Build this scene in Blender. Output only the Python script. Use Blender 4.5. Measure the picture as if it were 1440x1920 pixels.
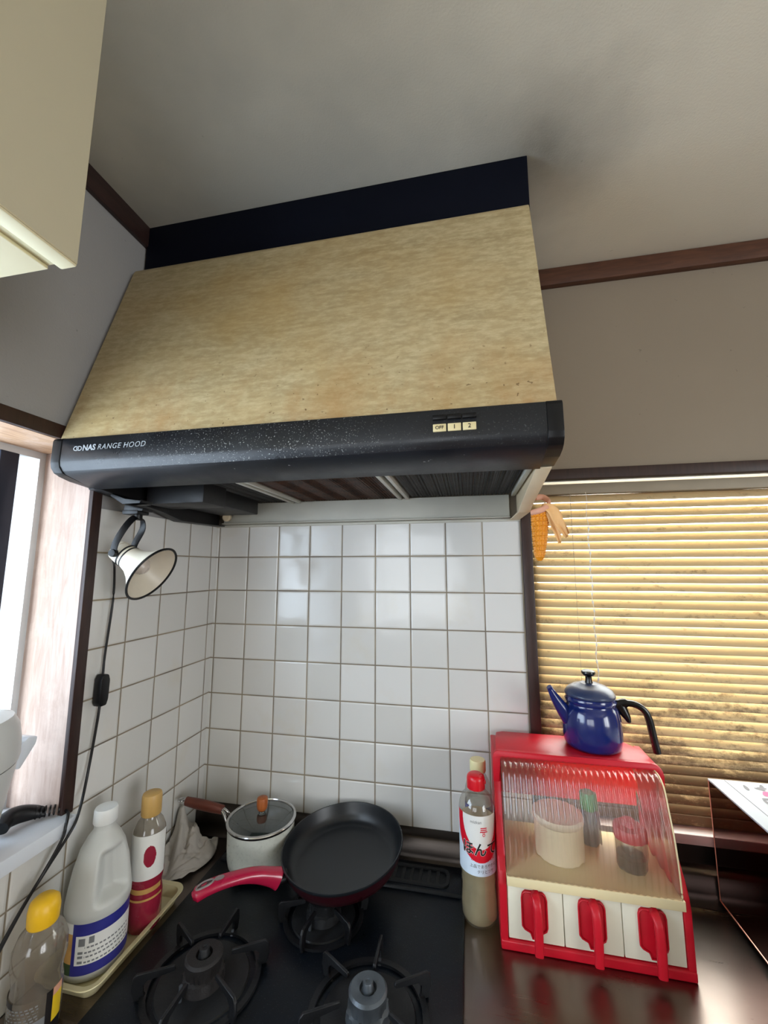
import bpy, bmesh, math, random
from mathutils import Vector, Matrix, noise
from math import sin, cos, pi, radians

# ------------------------------------------------------------------ scene
for o in list(bpy.data.objects):
    bpy.data.objects.remove(o, do_unlink=True)
S = bpy.context.scene
COL = S.collection

# ------------------------------------------------------------------ camera
cam_d = bpy.data.cameras.new('camera')
cam = bpy.data.objects.new('camera', cam_d)
COL.objects.link(cam)
F_PX = 762.05
cam_d.sensor_fit = 'VERTICAL'
cam_d.sensor_height = 24.0
cam_d.lens = F_PX / 1920.0 * 24.0
cam_d.clip_start = 0.02
RIGHT = Vector((0.979586, 0.201023, -0.000678))
DOWN = Vector((-0.028032, 0.133262, -0.990684))
FWD = Vector((-0.199060, 0.970480, 0.136177))
m3 = Matrix((RIGHT, -DOWN, -FWD)).transposed()
CAM = Vector((0.77004, -1.14436, 1.56731))
cam.matrix_world = Matrix.Translation(CAM) @ m3.to_4x4()
S.camera = cam

# ------------------------------------------------------------------ light and exposure
S.view_settings.view_transform = 'Standard'
S.view_settings.look = 'None'
S.view_settings.exposure = 0.0
S.view_settings.gamma = 1.0
S.view_settings.use_curve_mapping = False

W = bpy.data.worlds.new('World')
S.world = W
W.use_nodes = True
W.node_tree.nodes['Background'].inputs[0].default_value = (0.80, 0.90, 1.0, 1)
W.node_tree.nodes['Background'].inputs[1].default_value = 1.5


def area(name, loc, direction, sx, sy, power, color):
    d = bpy.data.lights.new(name, 'AREA')
    d.shape = 'RECTANGLE'
    d.size, d.size_y = sx, sy
    d.energy = power
    d.color = color
    o = bpy.data.objects.new(name, d)
    COL.objects.link(o)
    o.location = loc
    o.rotation_euler = Vector(direction).to_track_quat('-Z', 'Y').to_euler()
    return o


# daylight through the window openings, plus an added fill from the right
area('daylight_left_window', (-0.30, -1.02, 1.50), (1, 0, 0), 0.95, 1.35, 36, (0.86, 0.93, 1.0))
area('daylight_back_window', (1.62, 0.42, 1.45), (0, -1, -0.12), 1.6, 1.1, 108, (1.0, 0.92, 0.77))
area('daylight_rear_window', (-0.45, -4.35, 1.45), (0, 1, 0), 2.3, 1.3, 40, (0.94, 0.97, 1.0))
area('added_fill_right', (3.15, -2.3, 1.50), (-1, 0, 0), 1.25, 1.9, 70, (0.96, 0.98, 1.0))  # added fill, lifts the cabinet front and left wall; no known source there


# ------------------------------------------------------------------ materials
def lin(c):
    return tuple((v / 12.92 if v <= 0.04045 else ((v + 0.055) / 1.055) ** 2.4) for v in [x / 255.0 for x in c])


class NT:
    """small wrapper for building node trees"""
    def __init__(self, name):
        self.m = bpy.data.materials.new(name)
        self.m.use_nodes = True
        self.t = self.m.node_tree
        self.b = self.t.nodes['Principled BSDF']
        self.out = self.t.nodes['Material Output']
        self.tc = None

    def n(self, kind, **kw):
        x = self.t.nodes.new(kind)
        for k, v in kw.items():
            setattr(x, k, v)
        return x

    def l(self, a, b):
        self.t.links.new(a, b)

    def coord(self, scale=(1, 1, 1), loc=(0, 0, 0)):
        if self.tc is None:
            self.tc = self.n('ShaderNodeNewGeometry')
        mp = self.n('ShaderNodeMapping')
        mp.inputs['Scale'].default_value = scale
        mp.inputs['Location'].default_value = loc
        self.l(self.tc.outputs['Position'], mp.inputs[0])
        return mp.outputs[0]

    def noise(self, scale, detail=3, rough=0.5, vec=None, dist=0.0):
        x = self.n('ShaderNodeTexNoise')
        x.inputs['Scale'].default_value = scale
        x.inputs['Detail'].default_value = detail
        x.inputs['Roughness'].default_value = rough
        x.inputs['Distortion'].default_value = dist
        self.l(vec if vec is not None else self.coord(), x.inputs['Vector'])
        return x.outputs['Fac']

    def ramp(self, fac, stops):
        x = self.n('ShaderNodeValToRGB')
        e = x.color_ramp.elements
        while len(e) < len(stops):
            e.new(0.5)
        for i, (p, c) in enumerate(stops):
            e[i].position = p
            e[i].color = (c, c, c, 1) if isinstance(c, (int, float)) else tuple(c) + (1,)
        self.l(fac, x.inputs[0])
        return x.outputs[0]

    def mix(self, fac, a, b, mode='MIX'):
        x = self.n('ShaderNodeMix', data_type='RGBA', blend_type=mode)
        for s, v in ((x.inputs[0], fac), (x.inputs[6], a), (x.inputs[7], b)):
            if hasattr(v, 'is_output') or isinstance(v, bpy.types.NodeSocket):
                self.l(v, s)
            elif isinstance(v, (int, float)):
                s.default_value = v
            else:
                s.default_value = tuple(v) + (1,)
        return x.outputs[2]

    def math(self, op, a, b=None, c=None):
        x = self.n('ShaderNodeMath', operation=op)
        for i, v in enumerate((a, b, c)):
            if v is None:
                continue
            if isinstance(v, (int, float)):
                x.inputs[i].default_value = v
            else:
                self.l(v, x.inputs[i])
        return x.outputs[0]

    def bump(self, h, strength=0.2, dist=0.002):
        x = self.n('ShaderNodeBump')
        x.inputs['Strength'].default_value = strength
        x.inputs['Distance'].default_value = dist
        self.l(h, x.inputs['Height'])
        self.l(x.outputs[0], self.b.inputs['Normal'])
        return x

    def set(self, **kw):
        for k, v in kw.items():
            s = self.b.inputs[k]
            if isinstance(v, bpy.types.NodeSocket):
                self.l(v, s)
            elif isinstance(v, (tuple, list)) and len(v) == 3:
                s.default_value = tuple(v) + (1,)
            else:
                s.default_value = v
        return self


def plain(name, rgb, rough=0.5, metal=0.0, var=0.10, scale=30.0, bump=0.0, coat=0.0, spec=0.5):
    k = NT(name)
    c = lin(rgb)
    f = k.noise(scale, 4)
    k.set(**{'Base Color': k.mix(f, tuple(x * (1 - var) for x in c), tuple(min(1, x * (1 + var)) for x in c)),
             'Metallic': metal, 'Coat Weight': coat, 'Specular IOR Level': spec})
    k.set(Roughness=k.ramp(f, [(0.2, max(0.02, rough - 0.06)), (0.8, min(1, rough + 0.06))]))
    if bump:
        k.bump(k.noise(scale * 8, 3), bump, 0.001)
    return k.m


def thin_clear(name, tint=(0.95, 0.95, 0.93), haze=0.05, haze_col=(0.8, 0.8, 0.78), gloss=0.06, rough=0.05, blur=0.0, blur_rough=0.3, edge=0.45):
    """thin clear plastic or glass: see-through with a sheen and a little haze"""
    k = NT(name)
    tr = k.n('ShaderNodeBsdfTransparent'); tr.inputs[0].default_value = tuple(tint) + (1,)
    gl = k.n('ShaderNodeBsdfGlossy'); gl.inputs['Roughness'].default_value = rough
    di = k.n('ShaderNodeBsdfDiffuse'); di.inputs[0].default_value = tuple(haze_col) + (1,)
    tl = k.n('ShaderNodeBsdfTranslucent'); tl.inputs[0].default_value = tuple(haze_col) + (1,)
    lw = k.n('ShaderNodeLayerWeight'); lw.inputs['Blend'].default_value = 0.25
    hz = k.n('ShaderNodeMixShader'); hz.inputs[0].default_value = 0.5
    k.l(di.outputs[0], hz.inputs[1]); k.l(tl.outputs[0], hz.inputs[2])
    m1 = k.n('ShaderNodeMixShader')
    f = k.math('ADD', k.math('MULTIPLY', k.noise(14, 4), haze), haze * 0.5)
    k.l(f, m1.inputs[0]); k.l(hz.outputs[0], m1.inputs[2])
    if blur > 0:
        rf = k.n('ShaderNodeBsdfRefraction'); rf.inputs['IOR'].default_value = 1.03
        rf.inputs['Roughness'].default_value = blur_rough; rf.inputs[0].default_value = tuple(tint) + (1,)
        m0 = k.n('ShaderNodeMixShader'); m0.inputs[0].default_value = blur
        k.l(tr.outputs[0], m0.inputs[1]); k.l(rf.outputs[0], m0.inputs[2]); k.l(m0.outputs[0], m1.inputs[1])
    else:
        k.l(tr.outputs[0], m1.inputs[1])
    m2 = k.n('ShaderNodeMixShader')
    k.l(k.math('ADD', k.math('MULTIPLY', lw.outputs['Facing'], edge), gloss), m2.inputs[0])
    k.l(m1.outputs[0], m2.inputs[1]); k.l(gl.outputs[0], m2.inputs[2])
    k.l(m2.outputs[0], k.out.inputs[0])
    return k.m


def tile_mat(name, axis, off):
    k = NT(name)
    sx = k.n('ShaderNodeSeparateXYZ'); k.l(k.coord(), sx.inputs[0])
    u = k.math('MULTIPLY', k.math('SUBTRACT', sx.outputs[axis], off), 10.0)
    v = k.math('MULTIPLY', k.math('SUBTRACT', sx.outputs[2], 1.6), 10.0)
    du = k.math('PINGPONG', u, 0.5)
    dv = k.math('PINGPONG', v, 0.5)
    d = k.math('MINIMUM', du, dv)
    joint = k.ramp(d, [(0.011, 1.0), (0.024, 0.0)])
    wn = k.n('ShaderNodeTexWhiteNoise', noise_dimensions='2D')
    cv = k.n('ShaderNodeCombineXYZ')
    k.l(k.math('FLOOR', u), cv.inputs[0]); k.l(k.math('FLOOR', v), cv.inputs[1])
    k.l(cv.outputs[0], wn.inputs['Vector'])
    base = k.mix(wn.outputs['Value'], lin((206, 205, 200)), lin((218, 217, 213)))
    stain = k.ramp(k.noise(5, 5, 0.6), [(0.56, 0.0), (0.78, 0.35)])
    base = k.mix(stain, base, lin((206, 192, 160)))
    jc = k.mix(k.ramp(k.noise(9, 4), [(0.35, 0.0), (0.65, 1.0)]), lin((112, 102, 90)), lin((156, 142, 118)))
    k.set(**{'Base Color': k.mix(joint, base, jc)})
    k.set(Roughness=k.ramp(joint, [(0.0, 0.13), (1.0, 0.9)]))
    sep = k.n('ShaderNodeSeparateColor'); k.l(wn.outputs['Color'], sep.inputs[0])
    tilt = k.math('ADD',
                  k.math('MULTIPLY', k.math('FRACT', u), k.math('SUBTRACT', sep.outputs[0], 0.5)),
                  k.math('MULTIPLY', k.math('FRACT', v), k.math('SUBTRACT', sep.outputs[1], 0.5)))
    h = k.math('ADD', k.math('MULTIPLY', k.ramp(d, [(0.0, 0.0), (0.05, 1.0)]), 1.0),
               k.math('ADD', k.math('MULTIPLY', tilt, 0.9), k.math('MULTIPLY', k.noise(16, 1), 0.7)))
    k.bump(h, 0.6, 0.0022)
    return k.m


def wallpaper(name, rgb, soot_and_tone=None):
    k = NT(name)
    c = lin(rgb)
    f = k.noise(3.0, 5, 0.6)
    base = k.mix(f, tuple(x * 0.93 for x in c), tuple(min(1, x * 1.05) for x in c))
    sp = k.ramp(k.noise(60, 2), [(0.74, 0.0), (0.80, 0.35)])
    base = k.mix(sp, base, tuple(x * 0.35 for x in c))
    if soot_and_tone:
        vm = k.n('ShaderNodeVectorMath', operation='DISTANCE')
        mp = k.coord(scale=soot_and_tone[2]); k.l(mp, vm.inputs[0])
        vm.inputs[1].default_value = tuple(a * b for a, b in zip(soot_and_tone[0], soot_and_tone[2]))
        d = k.math('ADD', vm.outputs['Value'], k.math('MULTIPLY', k.math('SUBTRACT', k.noise(9, 5, 0.6), 0.5), soot_and_tone[1] * 0.6))
        s = k.ramp(k.math('DIVIDE', d, soot_and_tone[1]), [(0.0, 0.62), (0.4, 0.30), (1.0, 0.0)])
        base = k.mix(s, base, lin((62, 54, 46)))
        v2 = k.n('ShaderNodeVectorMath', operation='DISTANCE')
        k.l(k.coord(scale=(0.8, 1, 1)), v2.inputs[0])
        v2.inputs[1].default_value = (0.24, -0.42, soot_and_tone[0][2])
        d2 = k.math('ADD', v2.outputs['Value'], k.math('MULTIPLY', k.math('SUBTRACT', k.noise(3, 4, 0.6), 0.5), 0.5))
        base = k.mix(k.ramp(d2, [(0.15, 0.50), (0.75, 0.0)]), base, lin((110, 116, 118)))  # second, broad blue-grey tone, strongest over the hood's left part
    k.set(**{'Base Color': base, 'Roughness': 0.85, 'Specular IOR Level': 0.2})
    k.bump(k.noise(260, 3), 0.35, 0.0012)
    return k.m


def wood(name, a, b, axis=2, rough=0.55, scale=18, worn=0.0):
    k = NT(name)
    sc = [6.0, 6.0, 6.0]
    sc[axis] = 0.7
    f = k.noise(scale, 6, 0.6, k.coord(scale=sc), 0.6)
    base = k.mix(k.ramp(f, [(0.3, 0.0), (0.7, 1.0)]), lin(a), lin(b))
    if worn:
        w = k.ramp(k.noise(14, 6, 0.7), [(0.5, 0.0), (0.66, worn)])
        base = k.mix(w, base, lin((226, 205, 192)))
    k.set(**{'Base Color': base, 'Roughness': rough})
    k.bump(f, 0.2, 0.0015)
    return k.m


def hood_front_mat():
    k = NT('aged_cream_enamel')
    streak = k.noise(9, 7, 0.65, k.coord(scale=(0.5, 7, 4.5)), 0.4)
    fine = k.noise(60, 5, 0.7, k.coord(scale=(0.7, 2, 2)))
    base = k.mix(k.ramp(streak, [(0.20, 0.0), (0.82, 1.0)]), lin((148, 130, 92)), lin((186, 168, 128)))
    base = k.mix(k.ramp(fine, [(0.42, 0.0), (0.72, 0.45)]), base, lin((226, 212, 170)))
    big = k.ramp(k.noise(2.6, 4, 0.6), [(0.45, 0.0), (0.7, 0.5)])
    base = k.mix(big, base, lin((174, 138, 72)))
    sx = k.n('ShaderNodeSeparateXYZ'); k.l(k.coord(), sx.inputs[0])
    low = k.ramp(sx.outputs[2], [(0.0, 1.0), (1.0, 0.0)])
    # grease runs gathered along the lower edge
    mr = k.n('ShaderNodeMapRange'); k.l(sx.outputs[2], mr.inputs[0])
    mr.inputs[1].default_value = 1.83; mr.inputs[2].default_value = 2.02
    mr.inputs[3].default_value = 1.0; mr.inputs[4].default_value = 0.0
    grease = k.math('MULTIPLY', mr.outputs[0], k.ramp(k.noise(8, 6, 0.7, k.coord(scale=(1, 1, 0.6))), [(0.46, 0.0), (0.70, 0.55)]))
    base = k.mix(grease, base, lin((158, 108, 46)))
    spots = k.ramp(k.noise(105, 2, 0.5), [(0.70, 0.0), (0.74, 0.8)])
    base = k.mix(k.math('MULTIPLY', spots, k.math('ADD', 0.06, mr.outputs[0])), base, lin((96, 70, 36)))
    k.t.nodes.remove(low.node)
    k.set(**{'Base Color': base, 'Roughness': k.ramp(streak, [(0.3, 0.55), (0.7, 0.4)])})
    k.bump(k.math('ADD', streak, k.math('MULTIPLY', grease, 1.5)), 0.25, 0.0015)
    return k.m


def speckled_black(name, rgb=(17, 20, 25), speck=(150, 152, 150), amount=0.70, rough=0.32, scale=150, where=None, spec=0.5):
    k = NT(name)
    sp = k.ramp(k.noise(scale, 2, 0.5), [(amount, 0.0), (amount + 0.05, 1.0)])
    if where:
        sx = k.n('ShaderNodeSeparateXYZ'); k.l(k.coord(), sx.inputs[0])
        mr = k.n('ShaderNodeMapRange'); k.l(sx.outputs[0], mr.inputs[0])
        mr.inputs[1].default_value, mr.inputs[2].default_value = where[0], where[1]
        mr2 = k.n('ShaderNodeMapRange'); k.l(sx.outputs[0], mr2.inputs[0])
        mr2.inputs[1].default_value, mr2.inputs[2].default_value = where[2], where[3]
        mr2.inputs[3].default_value, mr2.inputs[4].default_value = 1.0, 0.12
        sp = k.math('MULTIPLY', sp, k.math('MULTIPLY', mr.outputs[0], mr2.outputs[0]))
    f = k.noise(12, 5, 0.6)
    c = lin(rgb)
    base = k.mix(f, tuple(x * 0.7 for x in c), tuple(x * 1.4 for x in c))
    k.set(**{'Base Color': k.mix(sp, base, lin(speck)), 'Roughness': k.ramp(f, [(0.3, rough - 0.08), (0.7, rough + 0.12)])})
    k.set(**{'Specular IOR Level': spec})
    k.bump(k.math('ADD', sp, k.math('MULTIPLY', k.noise(220, 2), 0.3)), 0.35, 0.001)
    return k.m


def steel_mat(name, rgb=(176, 170, 162), rough=0.28, axis=0):
    k = NT(name)
    sc = [40, 40, 40]
    sc[axis] = 1.5
    f = k.noise(6, 4, 0.6, k.coord(scale=sc))
    g = k.noise(7, 5, 0.6)
    c = lin(rgb)
    k.set(**{'Base Color': k.mix(g, tuple(x * 0.75 for x in c), tuple(min(1, x * 1.1) for x in c)), 'Metallic': 1.0,
             'Roughness': k.math('ADD', k.math('MULTIPLY', f, 0.10), k.math('ADD', rough - 0.12, k.math('MULTIPLY', g, 0.14)))})
    k.bump(f, 0.05, 0.0006)
    return k.m


def slat_mat():
    k = NT('aged_blind_slat')
    sx = k.n('ShaderNodeSeparateXYZ'); k.l(k.coord(), sx.inputs[0])
    n1 = k.noise(22, 7, 0.75, k.coord(scale=(0.45, 1, 1.6)))
    n2 = k.noise(120, 4, 0.7)
    base = k.mix(k.noise(2.2, 3), lin((186, 162, 118)), lin((202, 180, 138)))
    mr = k.n('ShaderNodeMapRange'); k.l(sx.outputs[2], mr.inputs[0])
    mr.inputs[1].default_value, mr.inputs[2].default_value = 0.97, 1.34
    mr.inputs[3].default_value, mr.inputs[4].default_value = 0.215, 0.0
    grit = k.noise(70, 6, 0.8)
    n1 = k.math('ADD', k.math('MULTIPLY', n1, 0.65), k.math('MULTIPLY', grit, 0.35))
    dirt = k.ramp(k.math('ADD', n1, mr.outputs[0]), [(0.55, 0.0), (0.66, 0.85)])
    base = k.mix(dirt, base, lin((98, 74, 44)))
    dots = k.ramp(n2, [(0.68, 0.0), (0.74, 0.6)])
    base = k.mix(dots, base, lin((96, 74, 46)))
    k.set(**{'Base Color': base, 'Roughness': 0.55})
    tl = k.n('ShaderNodeBsdfTranslucent'); k.l(k.mix(1.0, base, lin((255, 222, 160)), 'MULTIPLY'), tl.inputs[0])
    ms = k.n('ShaderNodeMixShader'); ms.inputs[0].default_value = 0.10
    k.l(k.b.outputs[0], ms.inputs[1]); k.l(tl.outputs[0], ms.inputs[2]); k.l(ms.outputs[0], k.out.inputs[0])
    return k.m


def red_plastic(name='red_plastic', through=0.16):
    k = NT(name)
    f = k.noise(9, 4)
    base = k.mix(f, lin((196, 18, 40)), lin((214, 26, 46)))
    k.set(**{'Base Color': base, 'Roughness': k.ramp(f, [(0.3, 0.30), (0.7, 0.42)])})
    tl = k.n('ShaderNodeBsdfTranslucent'); tl.inputs[0].default_value = lin((240, 30, 44)) + (1,)
    ms = k.n('ShaderNodeMixShader'); ms.inputs[0].default_value = through
    k.l(k.b.outputs[0], ms.inputs[1]); k.l(tl.outputs[0], ms.inputs[2]); k.l(ms.outputs[0], k.out.inputs[0])
    return k.m


def filter_mat(name, a, b, ribs):
    k = NT(name)
    sx = k.n('ShaderNodeSeparateXYZ'); k.l(k.coord(), sx.inputs[0])
    r = k.math('PINGPONG', k.math('MULTIPLY', sx.outputs[0], ribs), 0.5)
    f = k.noise(30, 6, 0.7)
    base = k.mix(k.ramp(f, [(0.35, 0.0), (0.7, 1.0)]), lin(a), lin(b))
    k.set(**{'Base Color': base, 'Roughness': 0.6})
    k.bump(k.math('ADD', k.math('MULTIPLY', r, 2.0), f), 0.8, 0.004)
    return k.m


M = {
    'tile_back': tile_mat('white_wall_tile_back', 0, 0.0105),
    'tile_left': tile_mat('white_wall_tile_left', 1, -0.0255),
    'paper': wallpaper('aged_wallpaper', (146, 134, 118)),
    'paper_left': wallpaper('aged_wallpaper_side', (156, 154, 152)),
    'ceiling': wallpaper('ceiling_paper', (222, 216, 198), ((0.95, -0.36, 2.42), 0.20, (1, 1, 1))),
    'dark_wood': wood('dark_brown_wood', (40, 24, 20), (58, 36, 30), 2, 0.45),
    'dark_wood_x': wood('dark_brown_wood_long', (42, 24, 20), (66, 40, 32), 0, 0.45),
    'cornice_x': wood('red_brown_cornice', (74, 46, 34), (100, 64, 46), 0, 0.5),
    'dark_wood_y': wood('dark_brown_wood_deep', (40, 26, 24), (58, 38, 34), 1, 0.45),
    'jamb_wood': wood('worn_jamb_wood', (178, 152, 138), (204, 184, 172), 2, 0.5, worn=0.3),
    'jamb_head': wood('worn_head_wood', (170, 130, 100), (214, 176, 140), 1, 0.5, worn=0.5),
    'floor': wood('brown_floor_board', (110, 80, 56), (140, 104, 74), 1, 0.5),
    'hood_front': hood_front_mat(),
    'hood_side': plain('aged_cream_paint', (214, 196, 164), 0.5, 0, 0.14, 12),
    'hood_white': plain('grimy_white_paint', (188, 186, 174), 0.45, 0, 0.22, 9),
    'hood_band': speckled_black('black_hood_band', (16, 19, 24), (150, 152, 150), 0.635, 0.34, 400, (0.12, 0.30, 0.50, 0.66)),
    'hood_lip': speckled_black('black_hood_lip', (20, 23, 28), (140, 140, 136), 0.74, 0.36, 90),
    'navy_panel': plain('black_blue_panel', (6, 10, 24), 0.7, 0, 0.2, 6, 0, 0, 0.12),
    'filter_rust': filter_mat('rusty_filter_mesh', (36, 24, 20), (104, 66, 44), 140),
    'filter_black': filter_mat('black_filter_mesh', (14, 14, 14), (48, 44, 40), 90),
    'grime_black': plain('greasy_black_metal', (26, 25, 26), 0.45, 0.0, 0.5, 20, 0.3),
    'letter_silver': plain('faded_silver_print', (170, 176, 180), 0.4, 0.3, 0.2, 60),
    'black_plastic': plain('black_plastic', (11, 11, 13), 0.4, 0, 0.2, 20, 0, 0, 0.3),
    'cable': plain('black_cable', (13, 13, 16), 0.5, 0, 0.2, 40),
    'key_plate': plain('ivory_key_plate', (214, 198, 150), 0.5, 0, 0.1, 60),
    'ink': plain('dark_ink', (26, 22, 22), 0.5),
    'stove_top': speckled_black('black_enamel_hob', (7, 13, 20), (32, 40, 48), 0.66, 0.34, 420, None, 0.28),
    'stove_matte': plain('matt_black_iron', (15, 17, 20), 0.6, 0, 0.5, 25, 0.4),
    'iron': plain('cast_iron_trivet', (26, 27, 30), 0.42, 0.3, 0.5, 30, 0.3),
    'burner_cap': plain('grey_burner_metal', (86, 92, 98), 0.45, 0.6, 0.35, 40, 0.3),
    'crust': plain('crusted_burner_metal', (32, 29, 29), 0.6, 0.2, 0.6, 60, 0.6),
    'steel': steel_mat('stainless_worktop', (128, 116, 108), 0.30),
    'steel_dark': steel_mat('stainless_upstand', (74, 68, 64), 0.34),
    'steel_bright': steel_mat('polished_steel', (200, 200, 200), 0.16),
    'alu': plain('aluminium_sash', (206, 210, 212), 0.4, 0.2, 0.1, 20),
    'alu_dark': plain('dark_bronze_sash', (40, 46, 60), 0.4, 0.4, 0.15, 20),
    'sill_white': plain('white_laminate_sill', (222, 228, 236), 0.22, 0, 0.07, 10),
    'slat': slat_mat(),
    'headrail': plain('greige_headrail', (150, 138, 118), 0.5, 0, 0.12, 18),
    'bead': plain('white_bead_cord', (226, 220, 206), 0.3, 0, 0.1, 60),
    'sill_pink': plain('pale_marbled_sill', (172, 154, 150), 0.25, 0, 0.1, 10),
    'cab_face': plain('aged_cabinet_laminate', (188, 180, 154), 0.5, 0, 0.07, 5, 0.15),
    'cab_edge': plain('ivory_cabinet_edge', (226, 216, 180), 0.45, 0, 0.05, 10),
    'red': red_plastic(),
    'red_back': red_plastic('thin_red_plastic', 0.62),
    'cream': plain('cream_plastic', (226, 222, 202), 0.38, 0, 0.05, 14),
    'shelf_cream': plain('ivory_plastic_shelf', (228, 212, 168), 0.4, 0, 0.06, 10),
    'cover': thin_clear('ribbed_clear_cover', (0.90, 0.86, 0.80), 0.17, (0.56, 0.46, 0.36), 0.04, 0.14, 0.82, 0.20, 0.24),
    'jar_white': plain('ivory_jar_plastic', (238, 230, 206), 0.4, 0, 0.04, 10),
    'jar_lid': plain('frosted_jar_lid', (224, 214, 196), 0.3, 0, 0.04, 10),
    'green': plain('green_cap_plastic', (60, 150, 70), 0.4, 0, 0.1, 20),
    'rose': plain('rose_lid_plastic', (206, 70, 84), 0.35, 0, 0.1, 20),
    'spice': plain('dark_spice', (54, 44, 38), 0.8, 0, 0.4, 90),
    'blue': plain('blue_enamel', (14, 32, 96), 0.16, 0, 0.12, 9, 0.0, 0.6),
    'blue_lid': plain('dull_blue_enamel', (44, 56, 88), 0.34, 0, 0.12, 12, 0.1, 0.2),
    'kettle_black': plain('black_bakelite', (10, 10, 12), 0.25, 0, 0.2, 20),
    'pot_white': plain('white_enamel_speckled', (206, 210, 200), 0.3, 0, 0.10, 160, 0.05),
    'pot_wood': wood('dark_red_wood_handle', (82, 38, 28), (112, 56, 40), 0, 0.45),
    'knob_wood': wood('orange_wood_knob', (150, 78, 34), (182, 102, 48), 2, 0.4),
    'lid_glass': thin_clear('smoky_lid_glass', (0.26, 0.30, 0.32), 0.06, (0.3, 0.36, 0.38), 0.07, 0.06),
    'pan_black': plain('nonstick_black', (20, 24, 28), 0.36, 0, 0.15, 12),
    'pan_red': plain('dark_red_pan_shell', (46, 9, 17), 0.3, 0, 0.15, 10, 0, 0.3),
    'handle_red': plain('magenta_red_handle', (168, 24, 60), 0.24, 0, 0.08, 14, 0, 0.3),
    'handle_grey': plain('grey_handle_inlay', (132, 120, 118), 0.4, 0, 0.08, 14),
    'tray': plain('cream_plastic_tray', (222, 212, 168), 0.42, 0, 0.07, 9),
    'jug': plain('milky_white_plastic', (196, 198, 194), 0.42, 0, 0.04, 10),
    'jug_cap': plain('white_screw_cap', (226, 228, 226), 0.4, 0, 0.04, 30),
    'label_white': plain('white_label_paper', (226, 226, 222), 0.4, 0, 0.04, 30),
    'label_pale': plain('pale_blue_label', (212, 226, 240), 0.35, 0, 0.03, 30),
    'label_blue': plain('blue_label_print', (44, 46, 130), 0.4, 0, 0.12, 60),
    'label_grey': plain('grey_label_print', (120, 122, 124), 0.5, 0, 0.1, 60),
    'label_tan': plain('tan_label_picture', (196, 150, 84), 0.5, 0, 0.35, 45),
    'label_green': plain('green_label_picture', (54, 76, 48), 0.5, 0, 0.3, 60),
    'label_red': plain('red_label_print', (214, 22, 44), 0.35, 0, 0.06, 30),
    'label_yellow': plain('yellow_label_print', (226, 190, 40), 0.4, 0, 0.08, 30),
    'gold': plain('tan_screw_cap', (196, 158, 92), 0.4, 0, 0.08, 30),
    'wine': plain('dark_pink_liquid_bottle', (146, 34, 56), 0.25, 0, 0.15, 20, 0, 0.4),
    'yellow': plain('yellow_screw_cap', (238, 188, 30), 0.4, 0, 0.06, 30),
    'cap_red': plain('red_screw_cap', (206, 14, 32), 0.3, 0, 0.06, 30),
    'cap_cream': plain('cream_screw_cap', (240, 232, 178), 0.4, 0, 0.05, 30),
    'pet': thin_clear('clear_bottle_plastic', (0.93, 0.93, 0.90), 0.05, (0.8, 0.8, 0.76), 0.06, 0.06),
    'pet_grey': thin_clear('cloudy_bottle_plastic', (0.76, 0.72, 0.65), 0.30, (0.54, 0.49, 0.42), 0.05, 0.12),
    'liquid': thin_clear('pale_golden_liquid', (0.98, 0.94, 0.80), 0.55, (0.95, 0.85, 0.58), 0.03, 0.10),
    'rag': plain('grey_dishcloth', (190, 184, 176), 0.95, 0, 0.2, 26, 0.6, 0, 0.1),
    'lamp_white': plain('dirty_white_lamp_enamel', (222, 214, 196), 0.4, 0, 0.2, 14),
    'lamp_inner': plain('dusty_reflector_white', (214, 208, 192), 0.5, 0, 0.12, 10),
    'bulb': plain('frosted_bulb', (206, 196, 186), 0.3, 0, 0.05, 20),
    'corn': plain('golden_corn', (222, 140, 22), 0.38, 0, 0.2, 120),
    'husk': plain('dry_corn_husk', (226, 176, 116), 0.6, 0, 0.15, 40, 0.3),
    'husk_pink': plain('pinkish_dry_husk', (214, 158, 132), 0.6, 0, 0.12, 40, 0.3),
    'cooker': plain('white_appliance_plastic', (206, 208, 206), 0.35, 0, 0.04, 8),
    'seam': plain('grey_seam', (120, 122, 122), 0.6),
    'mirror_red': plain('polished_dark_copper', (104, 70, 66), 0.07, 1.0, 0.08, 5),
    'copper_edge': plain('copper_edge_trim', (214, 150, 130), 0.3, 0.7, 0.08, 10),
    'box_white': plain('white_enamel_top', (150, 155, 162), 0.45, 0, 0.03, 6, 0, 0, 0.2),
    'pink': plain('pink_flower_print', (178, 62, 112), 0.5, spec=0.2),
    'flower_grey': plain('grey_leaf_print', (92, 90, 96), 0.5, spec=0.2),
    'wall_plain': wallpaper('room_wallpaper', (176, 168, 152)),
}
_p = NT('frosted_window_pane')
_tr = _p.n('ShaderNodeBsdfTransparent'); _tr.inputs[0].default_value = (0.9, 0.95, 1, 1)
_tl = _p.n('ShaderNodeBsdfTranslucent'); _tl.inputs[0].default_value = (0.9, 0.95, 1, 1)
_ms = _p.n('ShaderNodeMixShader'); _ms.inputs[0].default_value = 0.35
_p.l(_tr.outputs[0], _ms.inputs[1]); _p.l(_tl.outputs[0], _ms.inputs[2]); _p.l(_ms.outputs[0], _p.out.inputs[0])
M['pane'] = _p.m


# ------------------------------------------------------------------ geometry helpers
def BM():
    return bmesh.new()


def base_of(o):
    v = Vector((0, 0, 0))
    while o is not None:
        v = v + o.location
        o = o.parent
    return v


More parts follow.
